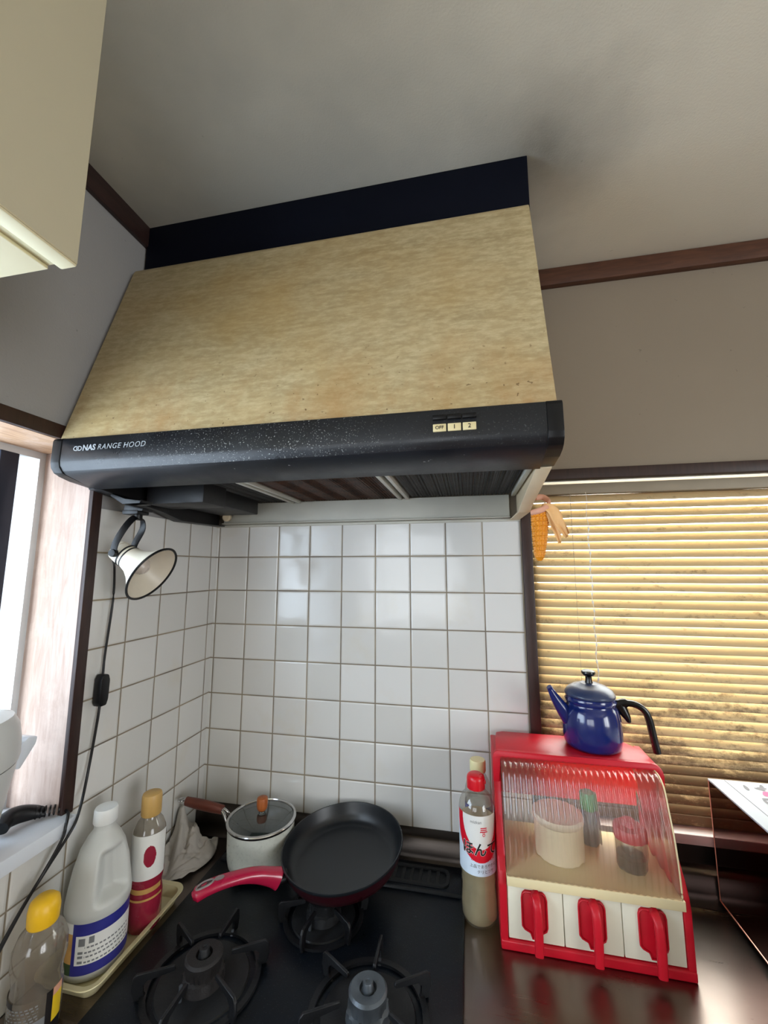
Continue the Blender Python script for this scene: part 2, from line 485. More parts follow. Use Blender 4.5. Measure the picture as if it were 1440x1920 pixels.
def obj(name, bm, mat, parent=None, world=True, angle=40):
    """link a bmesh as ONE mesh object; world=True: vertices are in room coordinates"""
    bmesh.ops.recalc_face_normals(bm, faces=bm.faces)
    if parent is not None and world:
        bmesh.ops.translate(bm, vec=-base_of(parent), verts=bm.verts)
    me = bpy.data.meshes.new(name)
    bm.to_mesh(me)
    bm.free()
    for x in (mat if isinstance(mat, list) else [mat]):
        me.materials.append(x)
    for p in me.polygons:
        p.use_smooth = True
    me.set_sharp_from_angle(angle=radians(angle))
    o = bpy.data.objects.new(name, me)
    COL.objects.link(o)
    if parent is not None:
        o.parent = parent
    return o


def thing(name, label, cat, loc=(0, 0, 0), rot=(0, 0, 0), group=None):
    o = bpy.data.objects.new(name, None)
    o.empty_display_size = 0.03
    COL.objects.link(o)
    o.location = loc
    o.rotation_euler = rot
    return tag(o, label, cat, group)


def tag(o, label, cat, group=None):
    o['label'] = label
    o['category'] = cat
    if group:
        o['group'] = group
    return o


def struct(o, label=None, cat=None):
    o['kind'] = 'structure'
    if label:
        o['label'] = label
        o['category'] = cat
    return o


def box(bm, lo, hi, bev=0.0, seg=2, mi=0):
    r = bmesh.ops.create_cube(bm, size=1.0)
    vs = r['verts']
    for v in vs:
        v.co = Vector([lo[i] + (v.co[i] + 0.5) * (hi[i] - lo[i]) for i in range(3)])
    fs = list({f for v in vs for f in v.link_faces})
    for f in fs:
        f.material_index = mi
    if bev > 0:
        es = list({e for v in vs for e in v.link_edges})
        bmesh.ops.bevel(bm, geom=es, offset=bev, segments=seg, affect='EDGES', profile=0.5)
    return vs


def prism(bm, poly, axis, a0, a1, bev=0.0, seg=2, mi=0):
    """extrude a 2-D polygon along an axis (0: poly=(y,z), 1: poly=(x,z), 2: poly=(x,y))"""
    def P(p, a):
        return {0: (a, p[0], p[1]), 1: (p[0], a, p[1]), 2: (p[0], p[1], a)}[axis]
    A = [bm.verts.new(P(p, a0)) for p in poly]
    B = [bm.verts.new(P(p, a1)) for p in poly]
    n = len(poly)
    fs = [bm.faces.new(A), bm.faces.new(B)]
    for i in range(n):
        fs.append(bm.faces.new((A[i], A[(i + 1) % n], B[(i + 1) % n], B[i])))
    for f in fs:
        f.material_index = mi
    if bev > 0:
        es = list({e for f in fs for e in f.edges})
        bmesh.ops.bevel(bm, geom=es, offset=bev, segments=seg, affect='EDGES', profile=0.5)
    return A + B


def lathe(bm, prof, c=(0, 0, 0), seg=48, mat=None, mi=0, squash=None):
    """revolve (radius, height) points about a local z axis; mat: extra 4x4 placement"""
    rings = []
    for r, z in prof:
        if r < 1e-6:
            rings.append([bm.verts.new((0, 0, z))])
        else:
            rings.append([bm.verts.new((r * cos(2 * pi * k / seg), r * sin(2 * pi * k / seg), z)) for k in range(seg)])
    for a, b in zip(rings, rings[1:]):
        if len(a) == 1 and len(b) == 1:
            continue
        for k in range(seg):
            k2 = (k + 1) % seg
            if len(a) == 1:
                f = bm.faces.new((a[0], b[k], b[k2]))
            elif len(b) == 1:
                f = bm.faces.new((a[k], a[k2], b[0]))
            else:
                f = bm.faces.new((a[k], a[k2], b[k2], b[k]))
            f.material_index = mi
    vs = [v for r in rings for v in r]
    for v in vs:
        if squash:
            v.co = Vector((v.co.x * squash[0], v.co.y * squash[1], v.co.z))
        if mat is not None:
            v.co = mat @ v.co
        v.co += Vector(c)
    return vs


def spline(pts, n=8):
    """Catmull-Rom through the points"""
    P = [Vector(p) for p in pts]
    P = [P[0] * 2 - P[1]] + P + [P[-1] * 2 - P[-2]]
    out = []
    for i in range(1, len(P) - 2):
        for k in range(n):
            t = k / n
            a, b, c, d = P[i - 1], P[i], P[i + 1], P[i + 2]
            out.append(0.5 * ((2 * b) + (c - a) * t + (2 * a - 5 * b + 4 * c - d) * t * t + (3 * b - a - 3 * c + d) * t ** 3))
    out.append(P[-2])
    return out


def sweep(bm, path, radii, seg=12, up=Vector((0, 0, 1)), mi=0, power=2.0, cap=True):
    """sweep an ellipse (ra sideways, rb along 'up') with optional squareness along a path"""
    path = [Vector(p) for p in path]
    rings = []
    for i, p in enumerate(path):
        t = (path[min(i + 1, len(path) - 1)] - path[max(i - 1, 0)]).normalized()
        s = t.cross(up)
        if s.length < 1e-5:
            s = t.cross(Vector((1, 0, 0)))
        s.normalize()
        u = s.cross(t).normalized()
        r = radii[i] if isinstance(radii, list) else radii
        ra, rb = (r, r) if isinstance(r, (int, float)) else r
        ring = []
        for k in range(seg):
            a = 2 * pi * k / seg
            ca, sa = cos(a), sin(a)
            e = 2.0 / power
            ring.append(bm.verts.new(p + s * (ra * math.copysign(abs(ca) ** e, ca)) + u * (rb * math.copysign(abs(sa) ** e, sa))))
        rings.append(ring)
    for a, b in zip(rings, rings[1:]):
        for k in range(seg):
            f = bm.faces.new((a[k], a[(k + 1) % seg], b[(k + 1) % seg], b[k]))
            f.material_index = mi
    if cap:
        for r in (rings[0], rings[-1]):
            f = bm.faces.new(r)
            f.material_index = mi
    return [v for r in rings for v in r]


def axis_matrix(origin, zdir, xhint=(1, 0, 0)):
    z = Vector(zdir).normalized()
    x = Vector(xhint) - z * Vector(xhint).dot(z)
    x.normalize()
    y = z.cross(x)
    m = Matrix((x, y, z)).transposed().to_4x4()
    m.translation = Vector(origin)
    return m


def wrap_band(bm, R, ang0, ang1, z0, z1, n, m, c, fn=None, squash=(1, 1)):
    """curved label: grid on a cylinder; fn(s, t) in 0..1 gives the material slot of each cell"""
    g = []
    for j in range(m + 1):
        row = []
        for i in range(n + 1):
            a = ang0 + (ang1 - ang0) * i / n
            row.append(bm.verts.new((c[0] + R * squash[0] * cos(a), c[1] + R * squash[1] * sin(a), z0 + (z1 - z0) * j / m)))
        g.append(row)
    for j in range(m):
        for i in range(n):
            f = bm.faces.new((g[j][i], g[j][i + 1], g[j + 1][i + 1], g[j + 1][i]))
            if fn:
                f.material_index = fn((i + 0.5) / n, (j + 0.5) / m)


def text_bm(body, size, extrude=0.0, bold=0.0, shear=0.0, spacing=1.0):
    cu = bpy.data.curves.new('lettering', 'FONT')
    cu.body = body
    cu.size = size
    cu.extrude = extrude
    cu.offset = bold
    cu.shear = shear
    cu.space_character = spacing
    cu.align_x = 'CENTER'
    cu.align_y = 'CENTER'
    cu.resolution_u = 4
    o = bpy.data.objects.new('lettering', cu)
    COL.objects.link(o)
    dg = bpy.context.evaluated_depsgraph_get()
    dg.update()
    me = bpy.data.meshes.new_from_object(o.evaluated_get(dg))
    bm = bmesh.new()
    bm.from_mesh(me)
    bpy.data.meshes.remove(me)
    bpy.data.objects.remove(o, do_unlink=True)
    return bm


def place(bm, m):
    bmesh.ops.transform(bm, matrix=m, verts=bm.verts)
    return bm


def wrap_text(bm, R, ang, z, c):
    """bend flat lettering round a cylinder of radius R about c, centred at angle ang"""
    bmesh.ops.subdivide_edges(bm, edges=[e for e in bm.edges if e.calc_length() > 0.003], cuts=2)
    for v in bm.verts:
        a = ang + v.co.x / R
        v.co = Vector((c[0] + R * cos(a), c[1] + R * sin(a), z + v.co.y))
    return bm


def ngon_wall(bm, quad_boxes):
    for lo, hi in quad_boxes:
        box(bm, lo, hi)


# ------------------------------------------------------------------ the setting
CEIL = 2.42
bm = BM()
for lo, hi in (((-0.16, 0.008, 0), (0.938, 0.16, CEIL)), ((0.938, 0.008, 0), (2.30, 0.16, 0.945)),
               ((0.938, 0.008, 1.806), (2.30, 0.16, CEIL)), ((2.30, 0.008, 0), (3.0, 0.16, CEIL))):
    box(bm, lo, hi)
struct(obj('wall_back', bm, M['paper']))
bm = BM()
for lo, hi in (((-0.16, -0.427, 0), (-0.006, 0.008, CEIL)), ((-0.16, -1.62, 0), (-0.006, -0.427, 1.075)),
               ((-0.16, -1.62, 1.842), (-0.006, -0.427, CEIL)), ((-0.16, -1.85, 0), (-0.006, -1.62, CEIL))):
    box(bm, lo, hi)
struct(obj('wall_left', bm, M['paper_left']))
bm = BM(); box(bm, (-0.006, -0.001, 0.84), (0.912, 0.008, 1.694))
struct(obj('wall_back_tiles', bm, M['tile_back']))
bm = BM()
box(bm, (-0.006, -0.4225, 0.84), (0.0, 0.008, 1.694))
box(bm, (-0.006, -1.62, 0.84), (0.0, -0.4225, 1.078))
struct(obj('wall_left_tiles', bm, M['tile_left']))
bm = BM(); box(bm, (-2.3, -4.3, CEIL), (3.1, 0.16, CEIL + 0.1))
struct(obj('ceiling', bm, M['ceiling']))
bm = BM(); box(bm, (-2.3, -4.3, -0.1), (3.1, 0.16, 0.0))
struct(obj('floor', bm, M['floor']))
bm = BM()
for lo, hi in (((3.0, -4.3, 0), (3.1, -3.3, CEIL)), ((3.0, -1.3, 0), (3.1, 0.16, CEIL)), ((3.0, -3.3, 0), (3.1, -1.3, 0.85)), ((3.0, -3.3, 2.15), (3.1, -1.3, CEIL))):
    box(bm, lo, hi)
struct(obj('wall_right', bm, M['wall_plain']))
bm = BM()
for lo, hi in (((-2.3, -4.3, 0), (-1.6, -4.2, CEIL)), ((0.7, -4.3, 0), (3.0, -4.2, CEIL)),
               ((-1.6, -4.3, 0), (0.7, -4.2, 0.8)), ((-1.6, -4.3, 2.1), (0.7, -4.2, CEIL))):
    box(bm, lo, hi)
struct(obj('wall_rear', bm, M['wall_plain']))
bm = BM(); box(bm, (-2.3, -4.2, 0), (-2.2, -1.85, CEIL)); box(bm, (-2.2, -1.95, 0), (-0.16, -1.85, CEIL))
struct(obj('wall_side', bm, M['wall_plain']))
# cornice strips under the ceiling
bm = BM(); box(bm, (0.914, -0.012, 2.366), (3.0, 0.008, 2.418), 0.002)
struct(obj('trim_1', bm, M['cornice_x']))
bm = BM(); box(bm, (-0.006, -1.85, 2.366), (0.006, 0.008, 2.42), 0.002)
struct(obj('trim_2', bm, M['dark_wood_y']))
# tile capping along the top of the tiled field
bm = BM(); box(bm, (-0.004, -0.006, 1.692), (0.912, 0.008, 1.700), 0.002)
struct(obj('trim_3', bm, M['hood_white']))

# window over the left of the hob
w1 = thing('window_1', 'left side window with worn brown wood jamb and bright daylight', 'window', (-0.08, -1.0, 1.1))
w1['kind'] = 'structure'
bm = BM(); box(bm, (-0.150, -0.445, 1.10), (-0.004, -0.427, 1.842))
obj('jamb', bm, M['jamb_wood'], w1)
bm = BM(); box(bm, (-0.150, -1.60, 1.815), (-0.004, -0.445, 1.842))
obj('head', bm, M['jamb_head'], w1)
bm = BM(); box(bm, (-0.004, -0.4465, 1.10), (0.006, -0.4235, 1.842), 0.001); box(bm, (-0.004, -1.62, 1.8155), (0.006, -0.4465, 1.843), 0.001)
obj('casing', bm, M['dark_wood'], w1)
bm = BM(); box(bm, (-0.150, -1.62, 1.078), (0.030, -0.434, 1.104), 0.003)
obj('sill', bm, M['sill_white'], w1)
bm = BM(); box(bm, (-0.152, -0.458, 1.104), (-0.128, -0.445, 1.815)); box(bm, (-0.152, -1.60, 1.800), (-0.128, -0.458, 1.815))
obj('frame', bm, M['alu'], w1)
bm = BM(); box(bm, (-0.150, -0.535, 1.104), (-0.125, -0.500, 1.80), 0.002); box(bm, (-0.150, -1.60, 1.104), (-0.125, -1.565, 1.80), 0.002)
box(bm, (-0.150, -1.565, 1.104), (-0.125, -0.535, 1.135), 0.002)
obj('sash', bm, M['alu_dark'], w1)
bm = BM(); box(bm, (-0.142, -1.57, 1.13), (-0.138, -0.53, 1.80))
obj('pane', bm, M['pane'], w1)

# window behind the blind
w2 = thing('window_2', 'wide back wall window with dark brown casing behind a slatted blind', 'window', (1.6, 0.06, 0.95))
w2['kind'] = 'structure'
bm = BM(); box(bm, (0.9125, -0.010, 0.90), (0.938, 0.035, 1.80), 0.0015)
box(bm, (0.9125, -0.010, 1.801), (2.33, 0.030, 1.829), 0.0015)
obj('casing', bm, M['dark_wood'], w2)
bm = BM(); box(bm, (0.938, -0.010, 0.944), (2.30, 0.159, 0.966), 0.003)
obj('sill', bm, M['sill_pink'], w2)
bm = BM()
box(bm, (0.938, 0.110, 0.966), (2.30, 0.140, 0.995)); box(bm, (0.938, 0.110, 1.775), (2.30, 0.140, 1.806))
box(bm, (0.938, 0.110, 0.995), (0.965, 0.140, 1.775)); box(bm, (2.27, 0.110, 0.995), (2.30, 0.140, 1.775)); box(bm, (1.60, 0.108, 0.995), (1.64, 0.142, 1.775))
obj('frame', bm, M['alu'], w2)
bm = BM(); box(bm, (0.965, 0.123, 0.995), (1.60, 0.127, 1.775)); box(bm, (1.64, 0.123, 0.995), (2.27, 0.127, 1.775))
obj('pane', bm, M['pane'], w2)
# rear window of the room, behind the camera
w3 = thing('window_3', 'wide sliding window in the rear wall of the room', 'window', (-0.45, -4.25, 0.8))
w3['kind'] = 'structure'
bm = BM()
for lo, hi in (((-1.6, -4.28, 0.8), (0.7, -4.22, 0.85)), ((-1.6, -4.28, 2.05), (0.7, -4.22, 2.1)), ((-1.6, -4.28, 0.85), (-1.55, -4.22, 2.05)),
               ((0.65, -4.28, 0.85), (0.7, -4.22, 2.05)), ((-0.48, -4.28, 0.85), (-0.42, -4.22, 2.05))):
    box(bm, lo, hi)
obj('frame', bm, M['alu'], w3)

w4 = thing('added_window_4', 'unseen sliding window added in the right wall to brighten the room', 'window', (3.05, -2.3, 0.85))  # out-of-view window, added as an opening for the right-hand fill light
w4['kind'] = 'structure'
bm = BM()
for lo, hi in (((3.02, -3.3, 0.85), (3.08, -1.3, 0.9)), ((3.02, -3.3, 2.1), (3.08, -1.3, 2.15)), ((3.02, -3.3, 0.9), (3.08, -3.25, 2.1)),
               ((3.02, -1.35, 0.9), (3.08, -1.3, 2.1)), ((3.02, -2.33, 0.9), (3.08, -2.27, 2.1))):
    box(bm, lo, hi)
obj('frame', bm, M['alu'], w4)

# ------------------------------------------------------------------ worktop
ct = thing('kitchen_worktop', 'stainless steel kitchen worktop with upstand along the tiled wall', 'worktop', (1.2, -0.3, 0.0))
bm = BM()
box(bm, (0.001, -0.62, 0.815), (2.6, -0.001, 0.840), 0.003)
obj('top', bm, M['steel'], ct)
bm = BM()
prism(bm, [(-0.002, 0.8395), (-0.002, 0.905), (-0.006, 0.905), (-0.022, 0.898), (-0.027, 0.893), (-0.030, 0.862), (-0.034, 0.848), (-0.042, 0.8405), (-0.042, 0.8395)], 0, 0.001, 2.6)
prism(bm, [(-0.002, 0.905), (-0.002, 0.9435), (-0.005, 0.9435), (-0.005, 0.905)], 0, 0.94, 2.6)
obj('upstand', bm, M['steel_dark'], ct)
bm = BM(); box(bm, (0.002, -0.57, 0.0), (2.6, -0.003, 0.815), 0.002)
obj('cabinet_body', bm, M['cab_face'], ct)

# ------------------------------------------------------------------ gas hob
hob = thing('gas_hob', 'black enamel three-burner gas hob set into the steel worktop', 'stove', (0.441, -0.28, 0.84))
bm = BM()
box(bm, (0.140, -0.560, 0.8402), (0.742, -0.046, 0.8505), 0.003)
obj('top_plate', bm, M['stove_top'], hob)
bm = BM()
prism(bm, [(-0.137, 0.8505), (-0.133, 0.8575), (-0.052, 0.8575), (-0.049, 0.8505)], 0, 0.150, 0.735, 0.001)
strip = obj('rear_strip', bm, M['stove_top'], hob)
bm = BM()
def rrect(x0, y0, x1, y1, r, n=6):
    out = []
    for cx, cy, a0 in ((x1 - r, y1 - r, 0), (x0 + r, y1 - r, 90), (x0 + r, y0 + r, 180), (x1 - r, y0 + r, 270)):
        for k in range(n + 1):
            a = radians(a0 + 90 * k / n)
            out.append((cx + r * cos(a), cy + r * sin(a)))
    return out
def ring_plate(bm, outer, inner, z0, z1):
    n = len(outer)
    V = [[bm.verts.new((p[0], p[1], z)) for p in L] for L, z in ((outer, z0), (outer, z1), (inner, z1), (inner, z0))]
    for a, b in ((0, 1), (1, 2), (2, 3), (3, 0)):
        for k in range(n):
            bm.faces.new((V[a][k], V[a][(k + 1) % n], V[b][(k + 1) % n], V[b][k]))
ring_plate(bm, rrect(0.425, -0.126, 0.708, -0.068, 0.018), rrect(0.432, -0.119, 0.701, -0.075, 0.012), 0.857, 0.8615)
for k in range(13):
    x = 0.438 + k * 0.0200
    box(bm, (x, -0.119, 0.857), (x + 0.007, -0.077, 0.8600))
obj('vent_grille', bm, M['stove_matte'], hob)

BURN = [(0.295, -0.408, 30), (0.592, -0.408, 30), (0.456, -0.238, 22)]
BS = [1.0, 1.0, 0.84]
for i, (bx, by, _) in enumerate(BURN):
    bm = BM()
    lathe(bm, [(r_ * BS[i], z_) for r_, z_ in ((0, 0.8505), (0.078, 0.8505), (0.076, 0.853), (0.060, 0.8545), (0.052, 0.853), (0, 0.853))], (bx, by, 0), 40)
    bb = obj('burner', bm, M['stove_matte'] if i != 1 else M['iron'], hob)
    bm = BM()
    prof = [(0.0, 0.853), (0.036, 0.853), (0.035, 0.868), (0.030, 0.870), (0.031, 0.884), (0.0315, 0.891), (0.028, 0.8945), (0.014, 0.8940), (0.0125, 0.888), (0.0, 0.888)]
    if i == 2:
        prof = [(r_, min(z_, 0.8850 + (z_ - 0.885) * 0.15)) for r_, z_ in prof]
    vs = lathe(bm, prof, (bx, by, 0), 48)
    for v in vs:
        r = math.hypot(v.co.x - bx, v.co.y - by)
        if r > 0.029 and 0.866 < v.co.z < 0.886:
            a = math.atan2(v.co.y - by, v.co.x - bx)
            if int((a + pi) / (2 * pi) * 48) % 2:
                v.co.x = bx + (v.co.x - bx) * 0.93
                v.co.y = by + (v.co.y - by) * 0.93
    obj('burner_head', bm, (M['crust'], M['burner_cap'], M['stove_matte'])[i], bb)
    bm = BM()
    dz = -0.0225 if i == 2 else -0.006
    lathe(bm, [(0.0, 0.8875 + dz), (0.010, 0.8875 + dz), (0.010, 0.898 + dz), (0.0085, 0.9015 + dz), (0.0085, 0.9075 + dz), (0.0075, 0.9095 + dz), (0.004, 0.9095 + dz), (0.0035, 0.908 + dz), (0, 0.908 + dz)], (bx, by, 0), 24)
    obj('heat_sensor', bm, M['burner_cap'] if i == 1 else M['stove_matte'], bb)
    bm = BM()
    a = radians(250)
    sweep(bm, [(bx + 0.043 * cos(a), by + 0.043 * sin(a), 0.853), (bx + 0.043 * cos(a), by + 0.043 * sin(a), 0.876)], 0.003, 10)
    obj('igniter', bm, M['burner_cap'], bb)


def trivet(bx, by, rot, label, sc=1.0):
    t = thing('trivet', label, 'trivet', (bx, by, 0.8505), group='iron trivets on the hob burners')
    bm = BM()
    lathe(bm, [(r_ * sc, z_) for r_, z_ in ((0.088, 0.8515), (0.098, 0.8515), (0.098, 0.8565), (0.088, 0.8565), (0.088, 0.8515))], (bx, by, 0), 56)
    obj('ring', bm, M['iron'], t)
    prof = [(0.086, 0.852), (0.107, 0.852), (0.1115, 0.868), (0.110, 0.884), (0.104, 0.8895), (0.047, 0.8885), (0.0445, 0.884),
            (0.047, 0.8805), (0.088, 0.8785), (0.0945, 0.872), (0.0935, 0.860)]
    for k in range(6):
        bm = BM()
        prism(bm, [(r_ * sc, z_) for r_, z_ in prof], 1, -0.0026, 0.0026, 0.0007, 1)
        place(bm, Matrix.Translation((bx, by, 0)) @ Matrix.Rotation(radians(rot + 60 * k), 4, 'Z'))
        obj('leg', bm, M['iron'], t)
    return t


trivet(*BURN[0], 'six-legged iron trivet around the crusted left front burner')
trivet(*BURN[1], 'six-legged iron trivet around the grey right front burner')
trivet(*BURN[2], 'six-legged iron trivet under the frying pan on the rear burner', 0.84)

# ------------------------------------------------------------------ range hood
hood = thing('range_hood', 'old cream and black range hood with grease stains above the hob', 'range hood', (0.458, -0.27, 1.70))
bm = BM()
prism(bm, [(-0.531, 1.812), (-0.402, 2.262), (-0.398, 2.270), (-0.390, 2.273), (-0.002, 2.273), (-0.002, 1.785), (-0.50, 1.785), (-0.50, 1.812)], 0, 0.010, 0.906, 0.002)
obj('body', bm, M['hood_front'], hood)
bm = BM(); box(bm, (0.0015, -0.362, 2.2735), (0.914, -0.002, 2.4185), 0.001)
obj('top_panel', bm, M['navy_panel'], hood)
BAND = [(-0.500, 1.8125), (-0.531, 1.8125), (-0.536, 1.8100), (-0.5375, 1.806), (-0.5385, 1.766), (-0.537, 1.757), (-0.531, 1.7485), (-0.500, 1.7485)]
bm = BM(); prism(bm, BAND, 0, 0.024, 0.889, 0.0)
obj('front_band', bm, M['hood_band'], hood)
LIP = [(-0.500, 1.7488), (-0.5312, 1.7488), (-0.524, 1.7430), (-0.460, 1.7270), (-0.455, 1.7290), (-0.455, 1.785), (-0.500, 1.785)]
bm = BM(); prism(bm, LIP, 0, 0.024, 0.889, 0.0)
obj('lip', bm, M['hood_lip'], hood)
CAPP = [(-0.455, 1.8125), (-0.531, 1.8130), (-0.537, 1.8105), (-0.5392, 1.806), (-0.5400, 1.764), (-0.5380, 1.754), (-0.531, 1.7450), (-0.521, 1.7415), (-0.498, 1.736), (-0.455, 1.731)]
for x0, x1 in ((0.0035, 0.0238), (0.8892, 0.912)):
    bm = BM(); prism(bm, CAPP, 0, x0, x1, 0.0015)
    obj('corner_cap', bm, M['black_plastic'], hood)
# side cheeks with turned-in flanges
SIDE = [(-0.4548, 1.785), (-0.4548, 1.7305), (-0.270, 1.7065), (-0.200, 1.6920), (-0.004, 1.6960), (-0.004, 1.785)]
FLG = [(-0.4548, 1.7315), (-0.4548, 1.7285), (-0.270, 1.7045), (-0.200, 1.6900), (-0.007, 1.6945), (-0.007, 1.6975), (-0.200, 1.6930), (-0.270, 1.7075)]
for x0, x1, fx0, fx1, mt in ((0.002, 0.007, 0.002, 0.030, 'grime_black'), (0.9035, 0.9085, 0.884, 0.9085, 'hood_side')):
    bm = BM()
    prism(bm, SIDE, 0, x0, x1)
    prism(bm, FLG, 0, fx0, fx1, 0.0008, 1)
    obj('side_cheek', bm, M[mt], hood)
bm = BM()
box(bm, (0.0305, -0.016, 1.7005), (0.8835, -0.003, 1.764), 0.002)
box(bm, (0.0305, -0.026, 1.7005), (0.8835, -0.016, 1.7035), 0.001)
obj('back_rail', bm, M['hood_white'], hood)
bm = BM(); box(bm, (0.010, -0.454, 1.7785), (0.900, -0.003, 1.7848))
obj('inner_top', bm, M['grime_black'], hood)
for x0, x1, mt in ((0.012, 0.252, 'filter_black'), (0.292, 0.578, 'filter_rust'), (0.618, 0.884, 'filter_black')):
    bm = BM()
    box(bm, (x0, -0.44, 1.766), (x1, -0.022, 1.7782), 0.001)
    n = int((x1 - x0) / 0.008)
    for k in range(n):
        x = x0 + 0.004 + k * 0.008
        prism(bm, [(x, 1.766), (x + 0.005, 1.766), (x + 0.0025, 1.7625)], 1, -0.438, -0.024)
    f = obj('grease_filter', bm, M[mt], hood)
for x0, x1 in ((0.2565, 0.2655), (0.2785, 0.2865), (0.583, 0.592), (0.603, 0.6125), (0.8885, 0.8985)):
    bm = BM(); box(bm, (x0, -0.44, 1.758), (x1, -0.022, 1.7784), 0.001)
    obj('filter_rail', bm, M['hood_white'], hood)
bm = BM()
box(bm, (0.034, -0.335, 1.715), (0.185, -0.245, 1.7655), 0.004)
box(bm, (0.048, -0.245, 1.722), (0.170, -0.060, 1.7655), 0.003)
obj('lamp_housing', bm, M['grime_black'], hood)
bm = BM(); lathe(bm, [(0, 0.012), (0.010, 0.012), (0.013, 0.009), (0.013, 0.0), (0, 0.0)], mat=axis_matrix((0.050, -0.026, 1.722), (0.1, -1, -0.15)), seg=24)
obj('retaining_knob', bm, M['hood_side'], hood)
# push keys with their plates
for i, (x, word) in enumerate(((0.733, 'OFF'), (0.7555, '1'), (0.778, '2'))):
    bm = BM(); box(bm, (x - 0.0105, -0.5430, 1.7925), (x + 0.0105, -0.5360, 1.8000), 0.0012)
    obj('push_key', bm, M['black_plastic'], hood)
    bm = BM(); box(bm, (x - 0.0100, -0.5405, 1.7740), (x + 0.0100, -0.5370, 1.7860), 0.0008)
    kp = obj('key_plate', bm, M['key_plate'], hood)
    bm = text_bm(word, 0.0075 if i == 0 else 0.0095, 0.0002, 0.0001)
    place(bm, Matrix.Translation((x, -0.5407, 1.780)) @ Matrix.Rotation(pi / 2, 4, 'X'))
    obj('lettering', bm, M['ink'], kp)
rot90 = Matrix.Rotation(pi / 2, 4, 'X')
bm = text_bm('NAS', 0.0150, 0.0002, 0.0005, 0.12)
place(bm, Matrix.Translation((0.087, -0.5388, 1.7885)) @ rot90)
b2 = text_bm('RANGE HOOD', 0.0142, 0.0002, 0.0, 0.25, 1.12)
place(b2, Matrix.Translation((0.157, -0.5388, 1.7885)) @ rot90)
tmp = bpy.data.meshes.new('t'); b2.to_mesh(tmp); b2.free(); bm.from_mesh(tmp); bpy.data.meshes.remove(tmp)
for cx in (0.0585, 0.0655):                       # the two interlocked ovals of the maker's mark
    ring_plate_pts = [(cx + 0.0062 * cos(2 * pi * k / 24), 1.7885 + 0.0046 * sin(2 * pi * k / 24)) for k in range(24)]
    inner_pts = [(cx + 0.0044 * cos(2 * pi * k / 24), 1.7885 + 0.0030 * sin(2 * pi * k / 24)) for k in range(24)]
    V = [[bm.verts.new((p[0], y, p[1])) for p in L] for L, y in ((ring_plate_pts, -0.5385), (ring_plate_pts, -0.5390), (inner_pts, -0.5390), (inner_pts, -0.5385))]
    for a, b in ((0, 1), (1, 2), (2, 3), (3, 0)):
        for k in range(24):
            bm.faces.new((V[a][k], V[a][(k + 1) % 24], V[b][(k + 1) % 24], V[b][k]))
obj('lettering', bm, M['letter_silver'], hood)

# ------------------------------------------------------------------ wall cabinet, upper left
cab = thing('wall_cabinet', 'beige laminate wall cabinet high on the left with ivory lower edge', 'cabinet', (0.17, -1.2, 1.92))
bm = BM()
box(bm, (0.0065, -1.84, 1.905), (0.326, -0.812, 2.364), 0.002)
box(bm, (0.0065, -1.84, 2.364), (0.326, -0.812, 2.4185))
obj('carcass', bm, M['cab_edge'], cab)
for y0, y1 in ((-1.325, -0.809), (-1.84, -1.328)):
    bm = BM(); box(bm, (0.330, y0, 1.900), (0.3515, y1, 2.416), 0.002)
    box(bm, (0.3505, y0 + 0.001, 1.9025), (0.3530, y1 - 0.001, 2.415), 0.0008, 1, 1)
    obj('door', bm, [M['cab_edge'], M['cab_face']], cab)
bm = BM(); box(bm, (0.0065, -1.837, 1.9005), (0.316, -0.8125, 1.9048), 0.001)
box(bm, (0.030, -1.80, 1.8985), (0.230, -0.838, 1.9008), 0.001)
obj('bottom_panel', bm, M['cab_edge'], cab)

# ------------------------------------------------------------------ venetian blind
bl = thing('venetian_blind', 'aged beige slatted window blind stained with brown grime', 'blind', (1.62, 0.03, 0.97))
bm = BM(); box(bm, (0.9395, 0.018, 1.765), (2.285, 0.045, 1.793), 0.002)
obj('headrail', bm, M['headrail'], bl)
bm = BM()
random.seed(7)
z = 1.7545
k = 0
while z > 0.988:
    low = max(0.0, (1.25 - z) / 0.3)
    n = 64
    Wd = 0.0126
    rows = []
    ph = random.uniform(0, 6)
    tilt0 = radians(random.uniform(55, 60))
    for i in range(n + 1):
        x = 0.9395 + (2.282 - 0.9395) * i / n
        tilt = tilt0 + radians(1.5) * sin(x * 5 + ph) - radians(9) * low * max(0, noise.noise((x * 7, k * 0.9, 2.0)))
        sag = 0.0011 * noise.noise((x * 4, k * 1.3, 0))
        row = []
        for j in range(7):
            s = (j / 6 - 0.5) * 2
            # a shallow crown across the slat, upper edge leaning to the window
            a = s * Wd
            crown = 0.0026 * (1 - s * s)
            dy = a * cos(tilt) - crown * sin(tilt)
            dz = a * sin(tilt) + crown * -cos(tilt) * -1
            row.append(bm.verts.new((x, 0.0315 + dy, z + dz + sag)))
        rows.append(row)
    for a, b in zip(rows, rows[1:]):
        for j in range(6):
            bm.faces.new((a[j], b[j], b[j + 1], a[j + 1]))
    z -= 0.02155
    k += 1
sl = obj('slats', bm, M['slat'], bl)
sm = sl.modifiers.new('thickness', 'SOLIDIFY'); sm.thickness = 0.0003
bm = BM(); box(bm, (0.9405, 0.022, 0.9670), (2.283, 0.040, 0.9905), 0.004)
obj('bottom_rail', bm, M['slat'], bl)
for x in (1.045, 1.60, 2.18):
    bm = BM()
    sweep(bm, [(x, 0.0165, 1.766), (x, 0.0165, 0.975), (x, 0.030, 0.9665), (x, 0.0465, 0.975), (x, 0.0465, 1.766)], 0.0006, 6)
    obj('ladder_cord', bm, M['headrail'], bl)
bm = BM()
